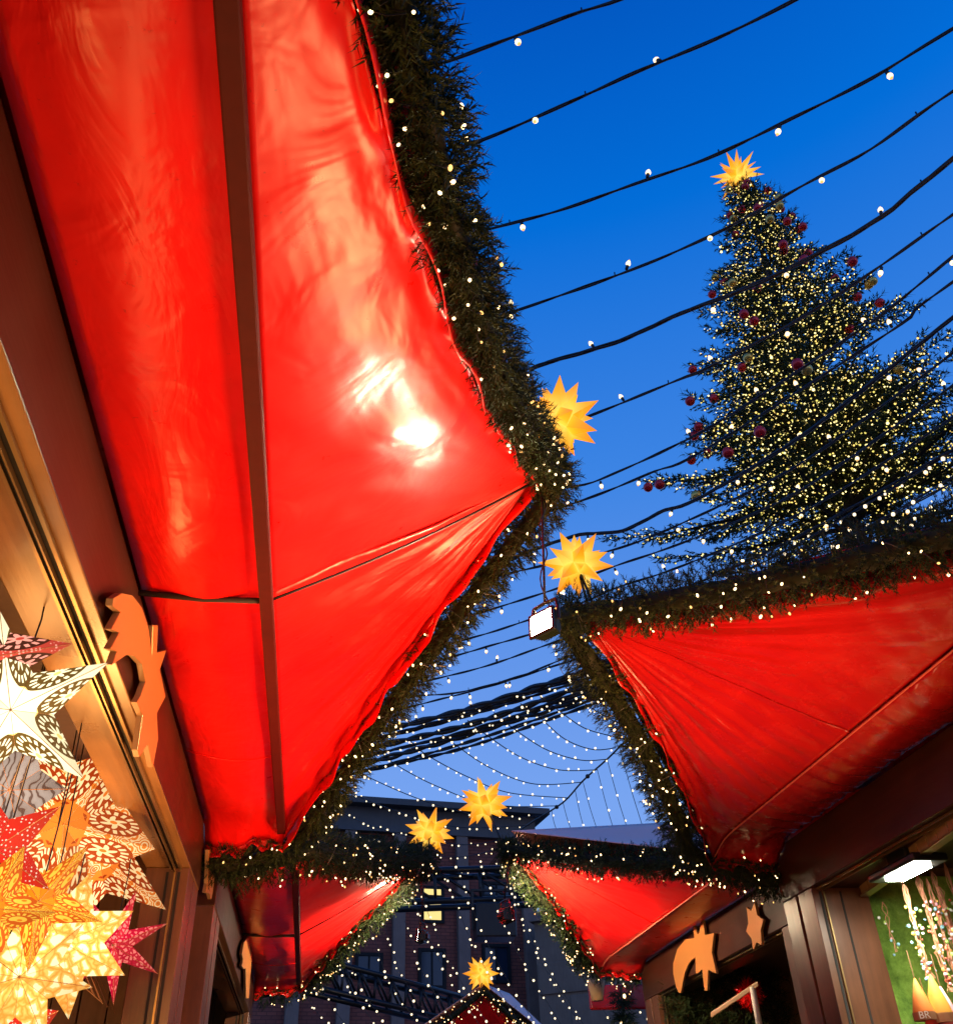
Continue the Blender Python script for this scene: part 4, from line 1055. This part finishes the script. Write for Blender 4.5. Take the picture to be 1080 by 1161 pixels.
# ------------------------------------------------------------------ brick building
def building():
    m = mat('brick', (.09, .035, .028), .8); b = bsdf(m)
    br = nd(m, 'ShaderNodeTexBrick'); tc = nd(m, 'ShaderNodeTexCoord'); sp = nd(m, 'ShaderNodeSeparateXYZ'); cb = nd(m, 'ShaderNodeCombineXYZ')
    lk(m, tc.outputs['Object'], sp.inputs[0]); s = math_n(m, 'ADD', sp.outputs[0], sp.outputs[1]); lk(m, s, cb.inputs[0]); lk(m, sp.outputs[2], cb.inputs[1]); lk(m, cb.outputs[0], br.inputs['Vector'])
    br.inputs['Scale'].default_value = 1.0; br.inputs['Brick Width'].default_value = .32; br.inputs['Row Height'].default_value = .10; br.inputs['Mortar Size'].default_value = .012
    br.inputs['Color1'].default_value = (.30, .075, .045, 1); br.inputs['Color2'].default_value = (.21, .055, .035, 1); br.inputs['Mortar'].default_value = (.13, .035, .025, 1)
    lk(m, br.outputs['Color'], b.inputs['Base Color']); lk(m, bump(m, br.outputs['Fac'], .4, .02), b.inputs['Normal'])
    make_wood('pillar_stone', (.19, .12, .09), (.25, .165, .13), .7); make_wood('pale_stone', (.19, .12, .08), (.25, .17, .12), .8); make_wood('cornice_metal', (.085, .07, .065), (.12, .10, .09), .6)
    mg = mat('window_glass', (.02, .03, .05), .08)
    A = on_y(376, 905, 30); B = on_y(600, 903, 31.); A.z = 0; B.z = 0
    top = on_y(500, 914, 30.5).z
    t = (B - A).normalized(); A = A - t * 14; L = (B - A).length; nrm = Vector((t.y, -t.x, 0))
    if nrm.y > 0: nrm = -nrm
    root = empty('brick_building', A); fr = lambda u, v, z: t * u + nrm * v + Vector((0, 0, z))     # u along facade, v outwards
    def U(px, py):                         # facade position of a photo point
        r = ray(px, py); k = (A - CAM).dot(nrm) / r.dot(nrm); p = CAM + r * k - A; return p.dot(t), p.z
    mb = MB(); mb.box(0, L, -12, 0, 0, top - 1.0, fr=fr); mb.build('wall', 'brick', root)
    mb = MB(); mb.box(-.1, L + .25, -12.2, .25, top - 1.0, top - .82, fr=fr); mb.box(-.1, L + .1, -12.1, .08, top - .82, top - .2, fr=fr); mb.box(-.3, L + .5, -12.4, .5, top - .2, top, fr=fr); mb.build('cornice', 'cornice_metal', root)
    for px in (337, 392, 451, 524, 598):
        u, _ = U(px, 1050); mb = MB(); mb.box(u - .19, u + .19, .003, .22, 0, top - 1.0, fr=fr); bevel(mb.build('pilaster', 'pillar_stone', root), .02)
    for (xa, ya, xb, yb, g) in ((406, 1084, 430, 1108, 'window_sky'), (480, 1008, 500, 1044, 'lit_window'), (477, 1079, 502, 1118, 'window_glass'), (549, 1074, 576, 1112, 'window_glass'), (548, 1003, 577, 1016, 'window_glass'), (410, 950, 432, 962, 'window_glass'), (350, 1084, 374, 1108, 'window_glass')):
        u0, z1 = U(xa, ya); u1, z0 = U(xb, yb)
        mb = MB(); w = .09
        mb.box(u0 - w, u0, .003, .07, z0 - w, z1 + w, fr=fr); mb.box(u1, u1 + w, .003, .07, z0 - w, z1 + w, fr=fr); mb.box(u0, u1, .003, .07, z0 - w, z0, fr=fr); mb.box(u0, u1, .003, .07, z1, z1 + w, fr=fr)
        if g == 'lit_window': mb.box(u0, u1, .02, .06, z0 + (z1 - z0) * .66, z0 + (z1 - z0) * .80, fr=fr)
        else: mb.box((u0 + u1) / 2 - .02, (u0 + u1) / 2 + .02, .02, .06, z0, z1, fr=fr)
        f = mb.build('window', 'dark_groove', root)
        mb = MB(); mb.box(u0 + .001, u1 - .001, .004, .015, z0 + .001, z1 - .001, fr=fr); mb.build('pane', 'window_glass' if g != 'lit_window' else g, f)
    tag(root, 'dark brick building with grey pilasters and one lit window at the end of the alley', 'building')
    # paler stone building with cut blocks on the right
    A2 = on_y(606, 1060, 29.); B2 = on_y(760, 1060, 27.); A2.z = B2.z = 0; t2 = (B2 - A2).normalized(); n2 = Vector((t2.y, -t2.x, 0)); h2 = on_y(640, 1042, 28.5).z
    root = empty('stone_building', A2); fr2 = lambda u, v, z: t2 * u + n2 * v + Vector((0, 0, z)); L2 = (B2 - A2).length
    mb = MB(); mb.box(0, L2, -8, 0, 0, h2, fr=fr2); mb.build('wall', 'pale_stone', root)
    mb = MB(); k = 0; zz = .3
    while zz < h2 - .6:
        off = (.9 if k % 2 else 0)
        u = .05 + off
        while u < L2 - 1.8: mb.box(u, u + 1.72, .002, .06, zz, zz + .82, fr=fr2); u += 1.8
        zz += .9; k += 1
    bevel(mb.build('stone_blocks', 'pale_stone', root), .02); mb = MB(); mb.box(-.1, L2, -8, .2, h2, h2 + .25, fr=fr2); mb.build('cornice', 'pillar_stone', root)
    tag(root, 'pale stone building with large cut blocks behind the far right garland', 'building')
building()

# ------------------------------------------------------------------ big christmas tree
def big_tree():
    rnd = random.Random(21)
    Ptop = ray(838, 205); k = 17 / math.hypot(Ptop.x, Ptop.y); topv = CAM + Ptop * k
    bx = ray(910, 560); k2 = 17 / math.hypot(bx.x, bx.y)
    base = Vector((topv.x, topv.y, 0)); H = topv.z
    root = empty('christmas_tree', base)
    mb = MB(); mb.tube([(0, 0, 0), (0, 0, H * .5), (0, 0, H)], [.34, .2, .02], 12); trunk = mb.build('trunk', 'dark_bark', root, True)
    V = []; Fs = []; tips = []; inner_pts = []
    lb = MB()
    n = 620
    for i in range(n):
        t = (i + rnd.random()) / n; t = t ** .80
        z = H - .15 - t * (H - 6.5)
        if z < 11.6: continue
        if t > .12 and noise.noise(Vector((math.cos(i * 2.39996) * 1.9, math.sin(i * 2.39996) * 1.9, z * .75 + 4))) < -.08: continue
        q = i * 2.39996 + rnd.uniform(-.35, .35)
        Rm = .25 + 5.5 * t ** .98
        lobed = 1 + .42 * noise.noise(Vector((math.cos(q) * 1.6, math.sin(q) * 1.6, z * .55))) 
        Lb = Rm * lobed * rnd.uniform(.66, 1.10)
        if rnd.random() < .07: Lb *= 1.13
        d = Vector((math.cos(q), math.sin(q), 0))
        rise = rnd.uniform(.10, .34) - .25 * t
        pts = []
        m_ = 9
        for k in range(m_ + 1):
            s = k / m_; pts.append(Vector((0, 0, z)) + d * Lb * s + Vector((0, 0, Lb * (rise * s - .30 * s * s + .26 * s ** 3)))) 
        lb.tube(pts, [max(.008, .05 * (1 - s / m_) * (Lb / 3)) for s in range(m_ + 1)], 4, 0, False)
        side = d.cross(Vector((0, 0, 1)))
        steps = max(6, int(Lb * 13))
        for k in range(steps):
            s = .12 + .88 * (k + rnd.random() * .7) / steps
            s = min(s, 1); j = min(m_ - 1, int(s * m_)); p = pts[j].lerp(pts[j + 1], s * m_ - j)
            for sg in (-1, 1):
                tl = (.16 + .40 * (1 - s) ** .6 * min(1, Lb / 2.5)) * rnd.uniform(.6, 1.2)
                if t > .25 and rnd.random() < .12: continue
                td = (d * .75 + side * sg * rnd.uniform(.5, 1.1) + Vector((0, 0, rnd.uniform(-.35, .30)))).normalized()
                ns = max(2, int(tl / .10))
                for a in range(ns):
                    pp = p + td * tl * a / ns
                    sprig_tris(V, Fs, pp, td + Vector((rnd.gauss(0, .18), rnd.gauss(0, .18), rnd.gauss(0, .2))), .105, .017, 6, rnd)
                    if rnd.random() < .32: inner_pts.append(pp + td * .05 + Vector((0, 0, rnd.uniform(-.03, .05))))
        tips.append(pts[-1]); sprig_tris(V, Fs, pts[-1], d + Vector((0, 0, .35)), .2, .012, 8, rnd)
    # leader
    for k in range(26):
        z = H - 1.5 + k * .058
        for _ in range(3): q = rnd.uniform(0, 6.3); sprig_tris(V, Fs, Vector((0, 0, z)), Vector((math.cos(q), math.sin(q), .5)), .12 + .006 * (26 - k), .010, 6, rnd)
    lb.build('limbs', 'dark_bark', trunk)
    mesh_obj('crown', V, Fs, 'spruce_needles', root)
    # chain lights
    rnd.shuffle(inner_pts); camd = (CAM - base).normalized()
    seenp = [p for p in inner_pts if Vector((p.x, p.y, 0)).dot(Vector((camd.x, camd.y, 0))) > -1.2 and p.z > 5]
    me = MB(); me.ball((0, 0, 0), .026, 0, 5, 3); o0 = me.build('x', 'tree_glow'); LM = o0.data; LM.name = 'chain_light'; bpy.data.objects.remove(o0)
    for p in seenp[:99]:
        l = bpy.data.objects.new('chain_light', LM); l.location = p; l.parent = root; COL.objects.link(l); l.scale = (1.25,) * 3
    Vm = []; Fm = []
    for p in seenp[99:9500]:
        r = rnd.uniform(.012, .029); b = len(Vm)
        Vm += [p + Vector(q) * r for q in ((1, 0, 0), (0, 1, 0), (-1, 0, 0), (0, -1, 0), (0, 0, 1), (0, 0, -1))]
        Fm += [(b, b + 1, b + 4), (b + 1, b + 2, b + 4), (b + 2, b + 3, b + 4), (b + 3, b, b + 4), (b + 1, b, b + 5), (b + 2, b + 1, b + 5), (b + 3, b + 2, b + 5), (b, b + 3, b + 5)]
    tag(mesh_obj('chain_lights', Vm, Fm, None, root, mats=['tree_glow', 'tree_glow_dim', 'tree_glow_warm'], fmat=[(k // 8 * 7919) % 11 % 3 for k in range(len(Fm))]), kind='stuff')
    # baubles
    mb = MB(); mb.ball((0, 0, 0), .13, 0, 14, 10); lathe(mb, (0, 0, .12), (0, 0, 1), [(.03, 0), (.03, .03), (.012, .035)], 8, 1); a = mb.build('x', ['bauble_red', 'bauble_gold'], smooth=True); BR = a.data; bpy.data.objects.remove(a)
    mb = MB(); mb.ball((0, 0, 0), .13, 0, 14, 10); lathe(mb, (0, 0, .12), (0, 0, 1), [(.03, 0), (.03, .03), (.012, .035)], 8, 0); a = mb.build('x', 'bauble_gold', smooth=True); BG = a.data; bpy.data.objects.remove(a)
    cand = [p for p in tips if (p.x * camd.x + p.y * camd.y) > .10 * math.hypot(p.x, p.y) and p.z > 7]
    rnd.shuffle(cand)
    for i, p in enumerate(cand[:58]):
        o = bpy.data.objects.new('bauble', BR if i % 4 else BG); o.location = p * 1.0 + Vector((0, 0, -.14)); o.scale = (.80,) * 3; o.parent = root; COL.objects.link(o)
    tag(root, 'tall spruce Christmas tree covered in small lights and red baubles behind the right stall', 'tree')
    print('TREE tris', len(Fs), 'lights', len(seenp))
    c = base + Vector((0, 0, H + .25))
    moravian('bright yellow paper star on the very top of the big Christmas tree', c, .74, c, 12, body=.27, arm=[Vector((0, 0, -.5))])
big_tree()

# ------------------------------------------------------------------ world, sun, view
w = bpy.data.worlds.new('World'); S.world = w; w.use_nodes = True; nt = w.node_tree
sk = nt.nodes.new('ShaderNodeTexSky'); sk.sky_type = 'NISHITA'; sk.sun_disc = False
SUN_EL, SUN_ROT = math.radians(2.6), math.radians(150)
sk.sun_elevation = SUN_EL; sk.sun_rotation = SUN_ROT; sk.ozone_density = 6; sk.air_density = 1; sk.dust_density = .6
tc = nt.nodes.new('ShaderNodeTexCoord'); sx = nt.nodes.new('ShaderNodeSeparateXYZ'); nt.links.new(tc.outputs['Generated'], sx.inputs[0])
rp = nt.nodes.new('ShaderNodeValToRGB'); el = rp.color_ramp.elements; el.new(.5); el.new(.5); el.new(.5); el.new(.5)
for e, (p_, c_) in zip(el, ((0, (.30, .40, .78)), (.30, (.20, .38, .86)), (.40, (.150, .325, .82)), (.60, (.048, .235, .78)), (.79, (.0, .155, .70)), (.95, (.0, .062, .45)))): e.position = p_; e.color = (*c_, 1)
nt.links.new(sx.outputs[2], rp.inputs[0])
mxs = nt.nodes.new('ShaderNodeMixRGB'); mxs.inputs[0].default_value = .95; nt.links.new(sk.outputs[0], mxs.inputs[1]); nt.links.new(rp.outputs[0], mxs.inputs[2])
nt.links.new(mxs.outputs[0], nt.nodes['Background'].inputs[0]); nt.nodes['Background'].inputs[1].default_value = .15
sl = bpy.data.lights.new('sun', 'SUN'); sl.energy = .01; sl.angle = math.radians(10); sl.color = (1, .8, .6)
so = bpy.data.objects.new('sun', sl); COL.objects.link(so)
sd = Vector((math.sin(SUN_ROT) * math.cos(SUN_EL), math.cos(SUN_ROT) * math.cos(SUN_EL), math.sin(SUN_EL)))
so.rotation_euler = (-sd).to_track_quat('-Z', 'Y').to_euler()

def lamp(name, loc, watts, col, size=.1, kind='POINT', aim=None, spot=None, spread=PI):
    l = bpy.data.lights.new(name, kind); l.energy = watts * K; l.color = col
    if kind == 'POINT': l.shadow_soft_size = size
    if kind == 'SPOT': l.spot_size = spot; l.spot_blend = .6; l.shadow_soft_size = size
    if kind == 'AREA': l.spread = spread; l.specular_factor = .45; l.shape = 'RECTANGLE'; l.size, l.size_y = size
    o = bpy.data.objects.new(name, l); COL.objects.link(o); o.location = loc
    if aim is not None: o.rotation_euler = (Vector(aim) - Vector(loc)).to_track_quat('-Z', 'Y').to_euler()
    return o
warm = (1, .58, .22)
# glow of the lit paper stars inside the left stall
for (px, py, wt) in ((60, 1050, 24), (10, 870, 6)):
    lamp('lantern_glow', on_x(px, py, -.80), wt, (1, .44, .12), .12)
lamp('lantern_glow', (-.86, 1.25, 3.6 - 1.35), 9, (1, .44, .12), .12)

# added fills at the near stall openings, below the view, to brighten the canopies
lamp('canopy_fill', (2.30, 3.15, 1.42), 98, (1, .44, .18), (1.2, .9), 'AREA', aim=(-.2, 3.2, 2.9), spread=1.9)
lamp('canopy_fill', (-.45, 1.6, 1.45), 30, (1, .50, .16), (2.4, .8), 'AREA', aim=(2.0, 2.6, 3.0))
print('AREA', [tuple(round(v) for v in (540 + F * d.x / -d.z, 580.5 - F * d.y / -d.z)) for d in [ROT.transposed() @ (Vector(p) - CAM) for p in ((2.3, 3.1, 2.0), (2.3, .8, 2.0), (-.45, 2.8, 1.85), (-.45, 1, 1.85))]])
S.render.engine = 'CYCLES'
S.cycles.max_bounces = 6; S.cycles.diffuse_bounces = 3; S.cycles.glossy_bounces = 3; S.cycles.transmission_bounces = 2
S.cycles.sample_clamp_indirect = 6 * K * 4; S.cycles.use_denoising = True
S.view_settings.view_transform = 'Standard'; S.view_settings.look = 'None'; S.view_settings.gamma = 1; S.view_settings.use_curve_mapping = False
S.view_settings.exposure = math.log2(1 / K)
